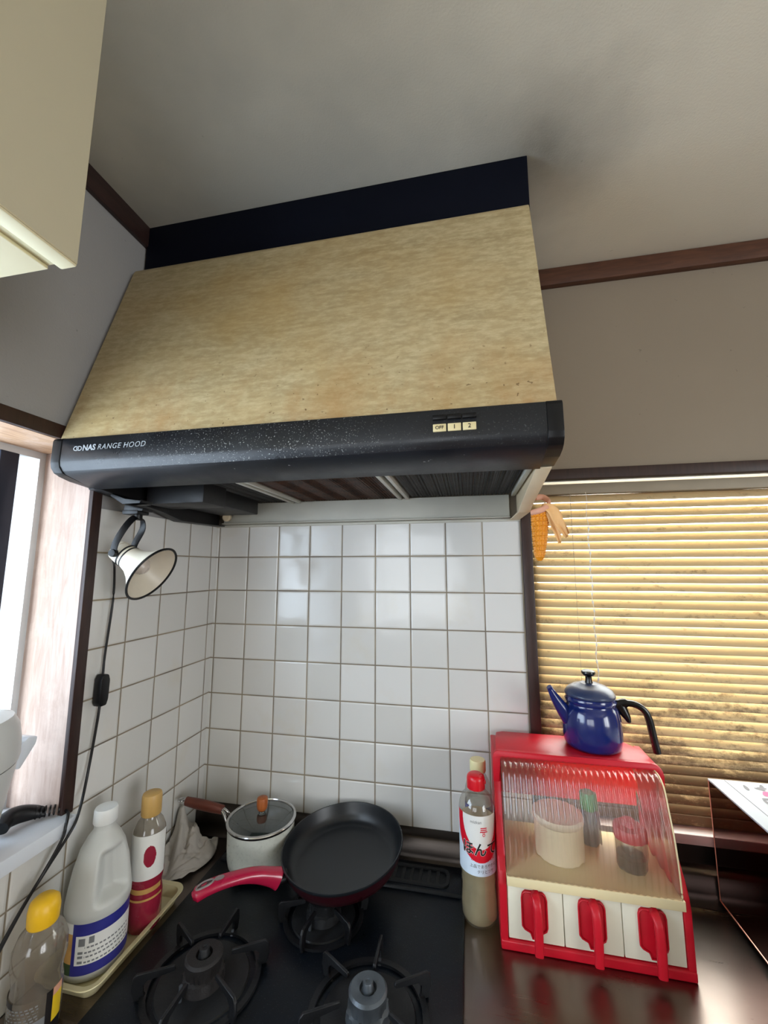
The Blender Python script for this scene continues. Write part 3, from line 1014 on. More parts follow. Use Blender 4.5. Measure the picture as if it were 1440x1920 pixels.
pts = [(1.083 + 0.0016 * sin(k * 0.9), 0.012 + 0.001 * cos(k * 0.9), 1.768 - k * 0.0105) for k in range(64)]
sweep(bm, pts, 0.0008, 6)
for k in range(9, 64, 2):
    p = pts[k]
    q = pts[min(k + 1, 63)]
    a, b = Vector(p), Vector(q)
    sweep(bm, [a, a.lerp(b, 0.25), a.lerp(b, 0.7), b], [0.0009, 0.0026, 0.0024, 0.0009], 8)
obj('pull_cord', bm, M['bead'], bl)

# ------------------------------------------------------------------ spice rack
RX0, RX1 = 0.812, 1.148
ZB = 0.8403
rack = thing('spice_rack', 'red plastic spice rack with three drawers and ribbed clear cover', 'spice rack', (0.98, -0.13, 0.84))
PROF = [(-0.044, ZB), (-0.222, ZB), (-0.226, ZB + 0.004), (-0.2265, 0.952), (-0.222, 0.972), (-0.208, 0.992), (-0.188, 1.015), (-0.170, 1.045),
        (-0.156, 1.085), (-0.150, 1.125), (-0.149, 1.155), (-0.145, 1.1565), (-0.034, 1.1565)]
for x0, x1 in ((RX0, RX0 + 0.0145), (RX1 - 0.0135, RX1)):
    bm = BM(); prism(bm, PROF, 0, x0, x1, 0.0028, 2)
    obj('side_panel', bm, M['red'], rack)
bm = BM()
prism(bm, [(RX0 + 0.004, -0.149), (RX1 - 0.004, -0.149), (RX1 - 0.008, -0.075), (RX1 - 0.034, -0.028), (RX1 - 0.050, -0.022), (RX0 + 0.030, -0.022), (RX0 + 0.014, -0.030), (RX0 + 0.010, -0.075)], 2, 1.1525, 1.1622, 0.003)
def arc(cx_, cz_, r_, a0, a1, n_=8):
    return [(cx_ + r_ * cos(radians(a0 + (a1 - a0) * k / n_)), cz_ + r_ * sin(radians(a0 + (a1 - a0) * k / n_))) for k in range(n_ + 1)]
xa, xb, zt = RX0 - 0.001, RX1 + 0.001, 1.1690
hoop = [(xb, 1.105)] + arc(xb - 0.022, zt - 0.022, 0.022, 0, 90) + arc(xa + 0.014, zt - 0.014, 0.014, 90, 180) + [(xa, 1.105), (xa + 0.0145, 1.105)] + arc(xa + 0.0205, zt - 0.0185, 0.006, 180, 90, 4) + arc(xb - 0.0265, zt - 0.0245, 0.012, 90, 0, 5) + [(xb - 0.0145, 1.105)]
prism(bm, hoop, 1, -0.1560, -0.1460, 0.0020, 2)
obj('top_plate', bm, M['red'], rack)
bm = BM(); box(bm, (RX0 + 0.015, -0.036, 1.028), (RX1 - 0.014, -0.031, 1.1520), 0.001)
obj('back_panel', bm, M['red_back'], rack)
bm = BM(); box(bm, (RX0 + 0.0005, -0.2285, ZB), (RX1 - 0.0005, -0.212, 0.8575), 0.003, 3); box(bm, (RX0 + 0.0147, -0.212, ZB), (RX1 - 0.0137, -0.045, 0.848), 0.001)
obj('bottom_rail', bm, M['red'], rack)
bm = BM()
box(bm, (RX0 + 0.0147, -0.2335, 0.9610), (RX1 - 0.0137, -0.040, 0.9700), 0.0015)
box(bm, (RX0 + 0.0147, -0.2345, 0.9555), (RX1 - 0.0120, -0.2275, 0.9725), 0.0015)
obj('shelf', bm, M['shelf_cream'], rack)
dw = (RX1 - RX0 - 0.0285) / 3
for i in range(3):
    x0 = RX0 + 0.0148 + i * dw
    bm = BM(); box(bm, (x0 + 0.0007, -0.2235, 0.8590), (x0 + dw - 0.0007, -0.060, 0.9545), 0.0015)
    d = obj('drawer', bm, M['cream'], rack)
    cx = x0 + dw / 2 - 0.002
    bm = BM()
    # cupped plate, rounded above and tapering to a spout below
    pl = [(-0.0235, 0.886), (-0.0235, 0.936), (-0.0215, 0.943), (-0.0165, 0.9475), (0.0165, 0.9475), (0.0215, 0.943), (0.0235, 0.936),
          (0.0235, 0.888), (0.0215, 0.882), (0.010, 0.875), (0.0085, 0.866), (-0.0055, 0.866), (-0.0085, 0.876), (-0.0195, 0.881)]
    prism(bm, [(cx + a, b) for a, b in pl], 1, -0.2265, -0.2230, 0.0012)
    rim = [Vector((cx + a * 0.965, -0.2275, 0.907 + (b - 0.907) * 0.965)) for a, b in pl]
    sweep(bm, rim + [rim[0]], 0.0017, 8, up=Vector((0, 1, 0)))
    # the arched grip
    path = spline([(cx + 0.001, -0.226, 0.9455), (cx + 0.002, -0.238, 0.9465), (cx + 0.003, -0.2465, 0.938), (cx + 0.0035, -0.2495, 0.918), (cx + 0.0035, -0.2495, 0.890), (cx + 0.003, -0.248, 0.856)], 6)
    sweep(bm, path, [(0.0085, 0.0045)] * 6 + [(0.0080, 0.0050)] * (len(path) - 6), 14, up=Vector((0, -1, 0.3)), power=3.2)
    prism(bm, [(-0.2235, 0.935), (-0.2490, 0.920), (-0.2490, 0.858), (-0.2235, 0.872)], 0, cx + 0.0015, cx + 0.0050, 0.0008, 1)
    obj('scoop_handle', bm, M['red'], d)
bm = BM()
CP = [(p.x, p.y) for p in spline([(-0.1565, 1.1560, 0), (-0.178, 1.1535, 0), (-0.1960, 1.140, 0), (-0.2085, 1.105, 0), (-0.221, 1.070, 0), (-0.229, 1.030, 0), (-0.2325, 0.995, 0), (-0.2328, 0.9735, 0)], 5)]
n = 200
cx0, cx1 = RX0 + 0.0150, RX1 - 0.0165
rows = []
for i in range(n + 1):
    t = i / n
    x = cx0 + (cx1 - cx0) * t
    rib = 0.0024 * sin(t * pi * 27) ** 2
    row = []
    for j, p in enumerate(CP):
        a, b = CP[max(j - 1, 0)], CP[min(j + 1, len(CP) - 1)]
        tx, tz = (b[0] - a[0]), (b[1] - a[1])
        L = math.hypot(tx, tz)
        nx, nz = tz / L, -tx / L
        row.append(bm.verts.new((x, p[0] + nx * rib, p[1] + nz * rib * (0 if j == len(CP) - 1 else 1))))
    rows.append(row)
for a, b in zip(rows, rows[1:]):
    for j in range(len(CP) - 1):
        bm.faces.new((a[j], b[j], b[j + 1], a[j + 1]))
for xs in (cx0, cx1):                                 # closed ends of the cover
    end = [bm.verts.new((xs, p[0], p[1])) for p in CP] + [bm.verts.new((xs, -0.190, 0.9735)), bm.verts.new((xs, -0.166, 1.05)), bm.verts.new((xs, -0.1565, 1.10))]
    bm.faces.new(end)
cov = obj('cover', bm, M['cover'], rack)
bm = BM()
for xs in (cx1,):
    sweep(bm, [(xs, p[0], p[1]) for p in CP], 0.0016, 8)
obj('cover_rim', bm, M['shelf_cream'], rack)

# things kept on the shelf of the rack
SH = 0.9703
t = thing('storage_canister', 'wide ivory canister behind the rack cover, largest on its shelf', 'canister', (0.942, -0.139, SH))
bm = BM(); lathe(bm, [(0, 0), (0.045, 0), (0.048, 0.003), (0.0485, 0.066), (0.0465, 0.067), (0, 0.067)], (0.942, -0.139, SH), 48)
obj('body', bm, M['jar_white'], t)
bm = BM(); lathe(bm, [(0, 0.0672), (0.0500, 0.0672), (0.0515, 0.069), (0.0515, 0.077), (0.049, 0.080), (0, 0.080)], (0.942, -0.139, SH), 48)
obj('lid', bm, M['jar_lid'], t)
t = thing('spice_bottle', 'slim bottle with green cap behind the rack cover', 'bottle', (1.017, -0.085, SH))
bm = BM(); lathe(bm, [(0, 0), (0.019, 0), (0.020, 0.003), (0.020, 0.055), (0.013, 0.066), (0, 0.066)], (1.017, -0.085, SH), 32)
obj('body', bm, M['label_grey'], t)
bm = BM(); lathe(bm, [(0, 0.0662), (0.0165, 0.0662), (0.0165, 0.096), (0.014, 0.100), (0, 0.100)], (1.017, -0.085, SH), 32)
obj('cap', bm, M['green'], t)
t = thing('spice_jar', 'short clear jar with rose red lid behind the rack cover', 'jar', (1.077, -0.150, SH))
bm = BM(); lathe(bm, [(0, 0), (0.027, 0), (0.029, 0.003), (0.029, 0.050), (0.026, 0.054)], (1.077, -0.150, SH), 32)
obj('body', bm, M['pet_grey'], t)
bm = BM(); lathe(bm, [(0, 0.002), (0.026, 0.002), (0.026, 0.022), (0, 0.026)], (1.077, -0.150, SH), 32)
obj('contents', bm, M['spice'], t)
bm = BM(); lathe(bm, [(0, 0.0545), (0.031, 0.0545), (0.031, 0.070), (0.028, 0.074), (0.012, 0.075), (0.012, 0.086), (0, 0.087)], (1.077, -0.150, SH), 32)
obj('lid', bm, M['rose'], t)

# ------------------------------------------------------------------ kettle on the rack
KX, KY, KZ = 1.040, -0.0680, 1.1624
ket = thing('kettle', 'small blue enamel kettle with black handle on top of the rack', 'kettle', (KX, KY, KZ))
bm = BM()
lathe(bm, [(0, 0.0), (0.052, 0.0), (0.0575, 0.003), (0.0605, 0.009), (0.0625, 0.022), (0.0630, 0.045), (0.0620, 0.064), (0.0590, 0.079), (0.0545, 0.089),
           (0.0520, 0.092), (0.0520, 0.096), (0.0545, 0.098), (0.0550, 0.101), (0.0528, 0.104), (0.0528, 0.109), (0.0515, 0.110), (0, 0.110)], (KX, KY, KZ), 64)
obj('body', bm, M['blue'], ket)
bm = BM()
lathe(bm, [(0, 0.1102), (0.0530, 0.1102), (0.0542, 0.113), (0.0535, 0.116), (0.0480, 0.124), (0.0360, 0.132), (0.0200, 0.1365), (0.0190, 0.1375), (0, 0.138)], (KX, KY, KZ), 64)
ld = obj('lid', bm, M['blue_lid'], ket)
bm = BM()
lathe(bm, [(0, 0.138), (0.0085, 0.138), (0.0070, 0.146), (0.0072, 0.152), (0.0130, 0.156), (0.0155, 0.160), (0.0145, 0.164), (0.0090, 0.167), (0, 0.168)], (KX, KY, KZ), 40)
obj('knob', bm, M['kettle_black'], ld)
bm = BM()
sp = [(KX - 0.050, KY - 0.012, KZ + 0.062), (KX - 0.064, KY - 0.018, KZ + 0.080), (KX - 0.080, KY - 0.024, KZ + 0.105), (KX - 0.092, KY - 0.029, KZ + 0.127)]
sweep(bm, spline(sp, 4), [(0.0125 - 0.0075 * i / 12, 0.0200 - 0.0135 * i / 12) for i in range(13)], 20)
sweep(bm, [(KX - 0.0905, KY - 0.0285, KZ + 0.1265), (KX - 0.0945, KY - 0.030, KZ + 0.1315)], [(0.0058, 0.0068), (0.0062, 0.0060)], 20)
obj('spout', bm, M['blue'], ket)
bm = BM()
hp = [(KX + 0.048, KY - 0.004, KZ + 0.091), (KX + 0.070, KY - 0.005, KZ + 0.098), (KX + 0.092, KY - 0.006, KZ + 0.097), (KX + 0.110, KY - 0.007, KZ + 0.086), (KX + 0.119, KY - 0.007, KZ + 0.066),
      (KX + 0.124, KY - 0.007, KZ + 0.035), (KX + 0.130, KY - 0.007, KZ - 0.003)]
hs = spline(hp, 6)
sweep(bm, hs, [(0.0075, 0.0100) if i < 8 else (0.0080, 0.0072) for i in range(len(hs))], 16, up=Vector((0, 0.02, 1)), power=2.8)
sweep(bm, spline([(KX + 0.060, KY - 0.005, KZ + 0.094), (KX + 0.068, KY - 0.005, KZ + 0.080), (KX + 0.075, KY - 0.005, KZ + 0.067), (KX + 0.078, KY - 0.005, KZ + 0.058)], 4), [(0.0075, 0.014 - 0.0095 * i / 12) for i in range(13)], 14, up=Vector((1, 0, 0.3)))
obj('handle', bm, M['kettle_black'], ket)

# ------------------------------------------------------------------ bottles beside the rack
BX, BY, BZ = 0.7732, -0.160, 0.8403
bt = thing('seasoning_bottle', 'clear seasoning bottle with red cap and red swoosh label beside the rack', 'bottle', (BX, BY, BZ))
bm = BM()
R = 0.0375
lathe(bm, [(0, 0.004), (0.020, 0.002), (0.032, 0.0), (0.0365, 0.006), (0.0375, 0.016), (0.0370, 0.035), (0.0345, 0.062), (0.0365, 0.078), (0.0345, 0.085), (0.0375, 0.093),
           (0.0378, 0.100), (0.0378, 0.212), (0.0365, 0.222), (0.0310, 0.236), (0.0215, 0.246), (0.0165, 0.250), (0.0160, 0.256), (0, 0.256)], (BX, BY, BZ), 56)
obj('body', bm, M['pet'], bt)
bm = BM()
vs = lathe(bm, [(0, 0.006), (0.031, 0.004), (0.0350, 0.010), (0.0355, 0.034), (0.0330, 0.062), (0.0348, 0.078), (0.0330, 0.085), (0.0355, 0.093), (0.0355, 0.195), (0, 0.195)], (BX, BY, BZ), 56)
for v in vs:
    h = v.co.z - BZ
    if 0.012 < h < 0.075:
        a = math.atan2(v.co.y - BY, v.co.x - BX)
        kf = 1 - 0.07 * max(0, sin(6 * a + h * 90))
        v.co.x = BX + (v.co.x - BX) * kf
        v.co.y = BY + (v.co.y - BY) * kf
obj('liquid', bm, M['liquid'], bt)
bm = BM()
lathe(bm, [(0, 0.250), (0.0175, 0.250), (0.0195, 0.252), (0.0195, 0.270), (0.0180, 0.276), (0.0140, 0.279), (0, 0.279)], (BX, BY, BZ), 40)
box(bm, (BX + 0.017, BY - 0.006, BZ + 0.262), (BX + 0.0215, BY + 0.004, BZ + 0.267), 0.001)
obj('cap', bm, M['cap_red'], bt)
LA = radians(-90 + 12)                          # the way the label faces
A0, A1 = LA - radians(100), LA + radians(100)
LZ0, LZ1 = BZ + 0.100, BZ + 0.213
def lab(s, tt):
    a = (s - 0.5) * 200                        # degrees from the label centre
    top = 0.0
    inner = ((a / 62) ** 2 + ((tt - 0.97) / 0.53) ** 2) < 1
    outer = ((a / 92) ** 2 + ((tt - 1.02) / 0.80) ** 2) < 1
    if outer and not inner:
        return 1
    return 2 if inner else 0
bm = BM(); wrap_band(bm, 0.0381, A0, A1, LZ0, LZ1, 220, 130, (BX, BY), lab)
lb = obj('label', bm, [M['label_pale'], M['label_red'], M['label_white']], bt)
def lbl(body, size, off_deg, zz, mt, bold=0.0, R2=0.0384, shear=0.0, spacing=1.0):
    bm = text_bm(body, size, 0.0, bold, shear, spacing)
    wrap_text(bm, R2, LA + radians(off_deg), BZ + zz, (BX, BY))
    return obj('lettering', bm, M[mt], lb)
lbl('ほんてり', 0.0270, 16, 0.1485, 'label_white', 0.0011, 0.03835)
lbl('ほんてり', 0.0270, 16, 0.1485, 'ink', 0.00050, 0.0386)
lbl('みりん風調味料', 0.0078, 6, 0.1305, 'label_red', 0.0001)
lbl('上品でまろやかな', 0.0074, 6, 0.1185, 'ink')
lbl('テリとツヤ', 0.0074, 12, 0.1085, 'ink')
lbl('mizkan', 0.0085, -16, 0.2015, 'label_grey')
bm = BM()
for zz, wdt in ((0.1905, 0.0066), (0.1870, 0.0066), (0.1835, 0.0078)):
    wrap_band(bm, 0.0384, LA + radians(8) - wdt / R, LA + radians(8) + wdt / R, BZ + zz - 0.0010, BZ + zz + 0.0010, 10, 1, (BX, BY))
for s in (-1, 1):
    wrap_band(bm, 0.0384, LA + radians(8) + (s * 0.0016 - 0.0006) / R, LA + radians(8) + (s * 0.0016 + 0.0006) / R, BZ + 0.1800, BZ + 0.1830, 2, 2, (BX, BY))
for k in range(16):
    def cp(rad, kk):
        aa = 2 * pi * kk / 16
        th = LA + radians(8) + rad * cos(aa) / R
        return bm.verts.new((BX + 0.0384 * cos(th), BY + 0.0384 * sin(th), BZ + 0.1775 + rad * sin(aa)))
    bm.faces.new((cp(0.0030, k), cp(0.0030, k + 1), cp(0.0017, k + 1), cp(0.0017, k)))
obj('emblem', bm, M['label_red'], lb)

B2X, B2Y = 0.7790, -0.082
bt2 = thing('sauce_bottle', 'clear bottle with cream cap standing behind the red-capped bottle', 'bottle', (B2X, B2Y, BZ))
bm = BM()
lathe(bm, [(0, 0.003), (0.026, 0.0), (0.0305, 0.006), (0.0315, 0.02), (0.0315, 0.196), (0.031, 0.212), (0.027, 0.226), (0.020, 0.240), (0.0165, 0.246), (0.016, 0.252), (0, 0.252)], (B2X, B2Y, BZ), 48)
obj('body', bm, M['pet'], bt2)
bm = BM(); lathe(bm, [(0, 0.250), (0.0175, 0.250), (0.0185, 0.252), (0.0185, 0.272), (0.017, 0.2755), (0, 0.2755)], (B2X, B2Y, BZ), 36)
obj('cap', bm, M['cap_cream'], bt2)
bm = BM(); wrap_band(bm, 0.0319, radians(150), radians(390), BZ + 0.09, BZ + 0.185, 48, 20, (B2X, B2Y), lambda s, tt: 1 if (tt > 0.85) else 0)
obj('label', bm, [M['label_white'], M['label_blue']], bt2)

# ------------------------------------------------------------------ frying pan on the rear burner
PN = Vector((-0.060, -0.095, 1)).normalized()
PC = Vector((0.4700, -0.1560, 0.9450))
pm = axis_matrix(PC, PN, (-0.790, -0.613, 0))
pan = thing('frying_pan', 'black nonstick frying pan with magenta red handle on the rear burner', 'frying pan', PC - PN * 0.046)
bm = BM()
lathe(bm, [(0, -0.0410), (0.104, -0.0410), (0.113, -0.039), (0.122, -0.032), (0.129, -0.020), (0.1335, -0.004), (0.1355, 0.0), (0.1380, 0.0), (0.1386, -0.003), (0.1360, -0.008)], seg=80, mat=pm)
obj('inside', bm, M['pan_black'], pan)
bm = BM()
lathe(bm, [(0.1361, -0.008), (0.1310, -0.023), (0.1240, -0.036), (0.1140, -0.0430), (0.104, -0.0455), (0.0, -0.0455)], seg=80, mat=pm)
obj('shell', bm, M['pan_red'], pan)
bm = BM()
hpts = [pm @ Vector(p) for p in ((0.128, 0, -0.020), (0.145, 0, -0.020), (0.160, 0, -0.016))]
sweep(bm, hpts, [(0.014, 0.010)] * 3, 16, power=2.6)
obj('ferrule', bm, M['black_plastic'], pan)
bm = BM()
hp = [(0.148, 0, -0.018), (0.160, 0, -0.010), (0.185, 0, 0.004), (0.215, 0.0, 0.015), (0.250, 0.0, 0.021), (0.282, 0.0, 0.022), (0.302, 0.0, 0.019), (0.312, 0, 0.017)]
hh = spline([pm @ Vector(p) for p in hp], 5)
rad = []
for i in range(len(hh)):
    t_ = i / (len(hh) - 1)
    w_ = 0.0165 - 0.002 * sin(pi * min(1, t_ * 1.4)) if t_ < 0.9 else 0.0150 - 0.095 * (t_ - 0.9)
    rad.append((w_, (0.0200 - 0.0105 * min(1, t_ * 2.0)) * (1 if t_ < 0.92 else 0.8)))
sweep(bm, hh, rad, 20, up=PN, power=2.5)
hd = obj('handle', bm, M['handle_red'], pan)
bm = BM()
def loop_on(cx_, ra, rb, h, sub):
    out = []
    for k in range(25):
        a = 2 * pi * k / 24
        xx = cx_ + ra * cos(a)
        # follow the curved upper side of the handle
        hz = min(range(len(hh)), key=lambda i_: abs((pm.inverted() @ hh[i_]).x - xx))
        out.append(pm @ Vector((xx, rb * sin(a), (pm.inverted() @ hh[hz]).z + rad[hz][1] * h + sub)))
    return out
sweep(bm, loop_on(0.289, 0.016, 0.0068, 0.95, 0.0), 0.0022, 8, up=PN)
obj('hanging_loop', bm, M['handle_grey'], hd)
bm = BM()
q = loop_on(0.289, 0.0145, 0.0055, 0.95, 0.0008)
bm.faces.new([bm.verts.new(p) for p in q[:-1]])
obj('hanging_slot', bm, M['pan_red'], hd)
bm = BM()
q = loop_on(0.262, 0.0095, 0.0065, 0.95, 0.0010)
bm.faces.new([bm.verts.new(p) for p in q[:-1]])
obj('thumb_inlay', bm, M['handle_grey'], hd)

# ------------------------------------------------------------------ saucepan, rear left
SN = Vector((0.03, 0.0, 1)).normalized()
SPX, SPY, SPZ = 0.2515, -0.1265, 0.8577
PS = 0.955
sm_ = Matrix.Translation((SPX, SPY, SPZ)) @ Matrix.Diagonal((PS, PS, 1, 1))
pot = thing('saucepan', 'white enamel saucepan with wooden side handle at the back of the hob', 'saucepan', (SPX, SPY, SPZ))
bm = BM()
lathe(bm, [(0, 0.0), (0.066, 0.0), (0.074, 0.003), (0.079, 0.010), (0.0815, 0.022), (0.0830, 0.050), (0.0835, 0.088), (0.0850, 0.0925), (0.0850, 0.0945), (0.0820, 0.0945), (0.0805, 0.090), (0.0790, 0.020), (0.070, 0.006), (0, 0.006)], seg=64, mat=sm_)
obj('body', bm, M['pot_white'], pot)
bm = BM()
lathe(bm, [(0.0832, 0.0915), (0.0858, 0.0925), (0.0862, 0.0942), (0.0840, 0.0952), (0.0815, 0.0948), (0.0815, 0.0925)], seg=64, mat=sm_)
obj('rim', bm, M['ink'], pot)
hd0 = Vector((SPX - 0.083 * PS, SPY + 0.003, SPZ + 0.074))
bm = BM()
for s in (-1, 1):
    sweep(bm, spline([hd0 + Vector((0.004, s * 0.013, -0.012)), hd0 + Vector((-0.010, s * 0.010, 0.004)), hd0 + Vector((-0.024, s * 0.006, 0.022)), hd0 + Vector((-0.036, s * 0.003, 0.029))], 4), 0.0038, 10)
obj('handle_fork', bm, M['steel_bright'], pot)
h0, h1 = hd0 + Vector((-0.030, 0, 0.027)), hd0 + Vector((-0.133, -0.004, 0.0385))
bm = BM()
hh2 = [h0.lerp(h1, i / 12) for i in range(13)]
sweep(bm, hh2, [(0.0095 + 0.0020 * sin(pi * i / 12), 0.0105 + 0.0020 * sin(pi * i / 12)) for i in range(13)], 16)
obj('handle_grip', bm, M['pot_wood'], pot)
bm = BM()
e = h1
sweep(bm, spline([e + Vector((0.002, 0, 0)), e + Vector((-0.006, 0, 0.001)), e + Vector((-0.010, 0.007, 0.002)), e + Vector((-0.018, 0.006, 0.002)), e + Vector((-0.020, 0, 0.002)), e + Vector((-0.018, -0.006, 0.002)), e + Vector((-0.010, -0.007, 0.002)), e + Vector((-0.006, 0, 0.001))], 4), 0.0024, 8)
obj('hanging_eye', bm, M['steel_bright'], pot)
pl_ = thing('pot_lid', 'smoky glass lid with orange wooden knob on the white saucepan', 'lid', (SPX, SPY, SPZ + 0.0953))
bm = BM()
lathe(bm, [(0.0815, 0.0965), (0.0760, 0.1000), (0.060, 0.1050), (0.035, 0.1085), (0.0, 0.1098)], seg=64, mat=sm_)
obj('glass', bm, M['lid_glass'], pl_)
bm = BM()
lathe(bm, [(0.0800, 0.0955), (0.0868, 0.0955), (0.0875, 0.0975), (0.0862, 0.0995), (0.0810, 0.1000), (0.0795, 0.0980), (0.0800, 0.0955)], seg=64, mat=sm_)
obj('rim', bm, M['steel_bright'], pl_)
bm = BM()
lathe(bm, [(0, 0.1098), (0.0085, 0.1098), (0.0085, 0.1130), (0.0060, 0.1150), (0, 0.1150)], seg=24, mat=sm_)
obj('ferrule', bm, M['steel_bright'], pl_)
bm = BM()
lathe(bm, [(0, 0.1152), (0.0105, 0.1152), (0.0125, 0.1180), (0.0138, 0.1260), (0.0140, 0.1380), (0.0130, 0.1420), (0.0100, 0.1435), (0, 0.1440)], seg=36, mat=sm_)
obj('knob', bm, M['knob_wood'], pl_)

# ------------------------------------------------------------------ tray with bottles on the left
ty = thing('plastic_tray', 'cream plastic tray along the left wall holding two bottles', 'tray', (0.072, -0.36, 0.8403))
bm = BM()
def tray_ring(x0, y0, x1, y1, r, z):
    return [bm.verts.new((p[0], p[1], z)) for p in rrect(x0, y0, x1, y1, r, 6)]
rings = [tray_ring(0.0115, -0.464, 0.120, -0.250, 0.016, 0.8404), tray_ring(0.0065, -0.474, 0.128, -0.240, 0.022, 0.8590), tray_ring(0.002, -0.480, 0.134, -0.234, 0.026, 0.8625),
         tray_ring(0.0025, -0.4795, 0.1335, -0.2345, 0.026, 0.8640), tray_ring(0.0085, -0.470, 0.125, -0.244, 0.020, 0.8625), tray_ring(0.0130, -0.462, 0.1185, -0.252, 0.014, 0.8440)]
for a, b in zip(rings, rings[1:]):
    for k in range(len(a)):
        bm.faces.new((a[k], a[(k + 1) % len(a)], b[(k + 1) % len(b)], b[k]))
bm.faces.new(rings[0]); bm.faces.new(rings[-1])
obj('basin', bm, M['tray'], ty)

# milky jug with a moulded grip
JX, JY, JZ = 0.0650, -0.406, 0.8443
jug = thing('detergent_jug', 'milky white handled jug with blue and white label on the tray', 'jug', (JX, JY, JZ))
bm = BM()
SQ = (1.0, 1.02)
prof = [(0, 0.0), (0.044, 0.0), (0.0495, 0.004), (0.0510, 0.012), (0.0510, 0.098), (0.0530, 0.102), (0.0530, 0.112), (0.0500, 0.135), (0.0450, 0.165), (0.0370, 0.195), (0.0270, 0.214), (0.0195, 0.224), (0.0180, 0.228), (0.0180, 0.236), (0, 0.236)]
dense = []
for a, b in zip(prof, prof[1:]):
    nn = max(1, int(math.hypot(b[0] - a[0], b[1] - a[1]) / 0.004))
    for k in range(nn):
        dense.append((a[0] + (b[0] - a[0]) * k / nn, a[1] + (b[1] - a[1]) * k / nn))
dense.append(prof[-1])
vs = lathe(bm, dense, (JX, JY, JZ), 96)
for v in vs:
    h = v.co.z - JZ
    a = math.degrees(math.atan2(v.co.y - JY, v.co.x - JX))
    da = (a + 14 + 180) % 360 - 180          # the finger hollow looks out over the hob
    if 0.118 < h < 0.200:
        wv = math.exp(-(da / 34) ** 8) * max(0, min(1, (h - 0.118) / 0.012)) * max(0, min(1, (0.200 - h) / 0.014))
        kf = 1 - 0.50 * wv
        v.co.x = JX + (v.co.x - JX) * kf
        v.co.y = JY + (v.co.y - JY) * kf
obj('body', bm, M['jug'], jug, angle=60)
bm = BM()
lathe(bm, [(0, 0.2362), (0.0195, 0.2362), (0.0205, 0.238), (0.0200, 0.258), (0.0185, 0.262), (0, 0.262)], (JX, JY, JZ), 40)
obj('cap', bm, M['jug_cap'], jug)
JA = radians(-44)
def jl(s, tt):
    if s < 0.20:
        if tt > 0.80:
            return 0
        return 3 if tt > 0.22 else 4
    if s < 0.245:
        return 1
    if tt > 0.76 or tt < 0.20:
        return 1
    if 0.28 < s < 0.36 and 0.56 < tt < 0.72 or 0.40 < s < 0.46 and 0.60 < tt < 0.73:
        return 2
    r = (tt - 0.24) * 11
    if 0.36 < s < 0.92 and (r % 1) < 0.38 and tt < 0.56 and math.sin(s * 140 + int(r) * 3) > -0.55:
        return 2
    if 0.28 < s < 0.34 and (r % 1) < 0.5 and tt < 0.52:
        return 2
    return 0
bm = BM(); wrap_band(bm, 0.0515, JA - radians(75), JA + radians(80), JZ + 0.016, JZ + 0.096, 170, 60, (JX, JY), jl)
obj('label', bm, [M['label_white'], M['label_blue'], M['label_grey'], M['label_tan'], M['label_green']], jug)

GX, GY = 0.0960, -0.321
gb = thing('vinegar_bottle', 'dark pink bottle with tan cap behind the white jug on the tray', 'bottle', (GX, GY, JZ))
bm = BM()
lathe(bm, [(0, 0.0), (0.028, 0.0), (0.031, 0.004), (0.0315, 0.060), (0.029, 0.072), (0.029, 0.082), (0.0315, 0.092), (0.0315, 0.100), (0, 0.100)], (GX, GY, JZ), 48)
obj('lower_body', bm, M['wine'], gb)
bm = BM()
lathe(bm, [(0.0312, 0.1002), (0.0315, 0.165), (0.030, 0.180), (0.0245, 0.194), (0.0185, 0.202), (0.0175, 0.208), (0, 0.208)], (GX, GY, JZ), 48)
obj('upper_body', bm, M['pet_grey'], gb)
bm = BM(); lathe(bm, [(0, 0.207), (0.0185, 0.207), (0.0195, 0.209), (0.0195, 0.243), (0.0180, 0.2475), (0.0150, 0.2490), (0, 0.2490)], (GX, GY, JZ), 40)
obj('cap', bm, M['gold'], gb)
def gl_(s, tt):
    if ((s - 0.66) / 0.11) ** 2 + ((tt - 0.52) / 0.24) ** 2 < 1:
        return 1
    return 0
bm = BM(); wrap_band(bm, 0.0320, radians(-170), radians(20), JZ + 0.098, JZ + 0.180, 110, 60, (GX, GY), gl_)
gl2 = obj('label', bm, [M['label_white'], M['wine']], gb)
bm = BM(); wrap_band(bm, 0.0322, radians(-160), radians(10), JZ + 0.060, JZ + 0.064, 40, 2, (GX, GY))
wrap_band(bm, 0.0298, radians(-160), radians(10), JZ + 0.072, JZ + 0.081, 40, 2, (GX, GY))
obj('stripe', bm, M['label_tan'], gb)

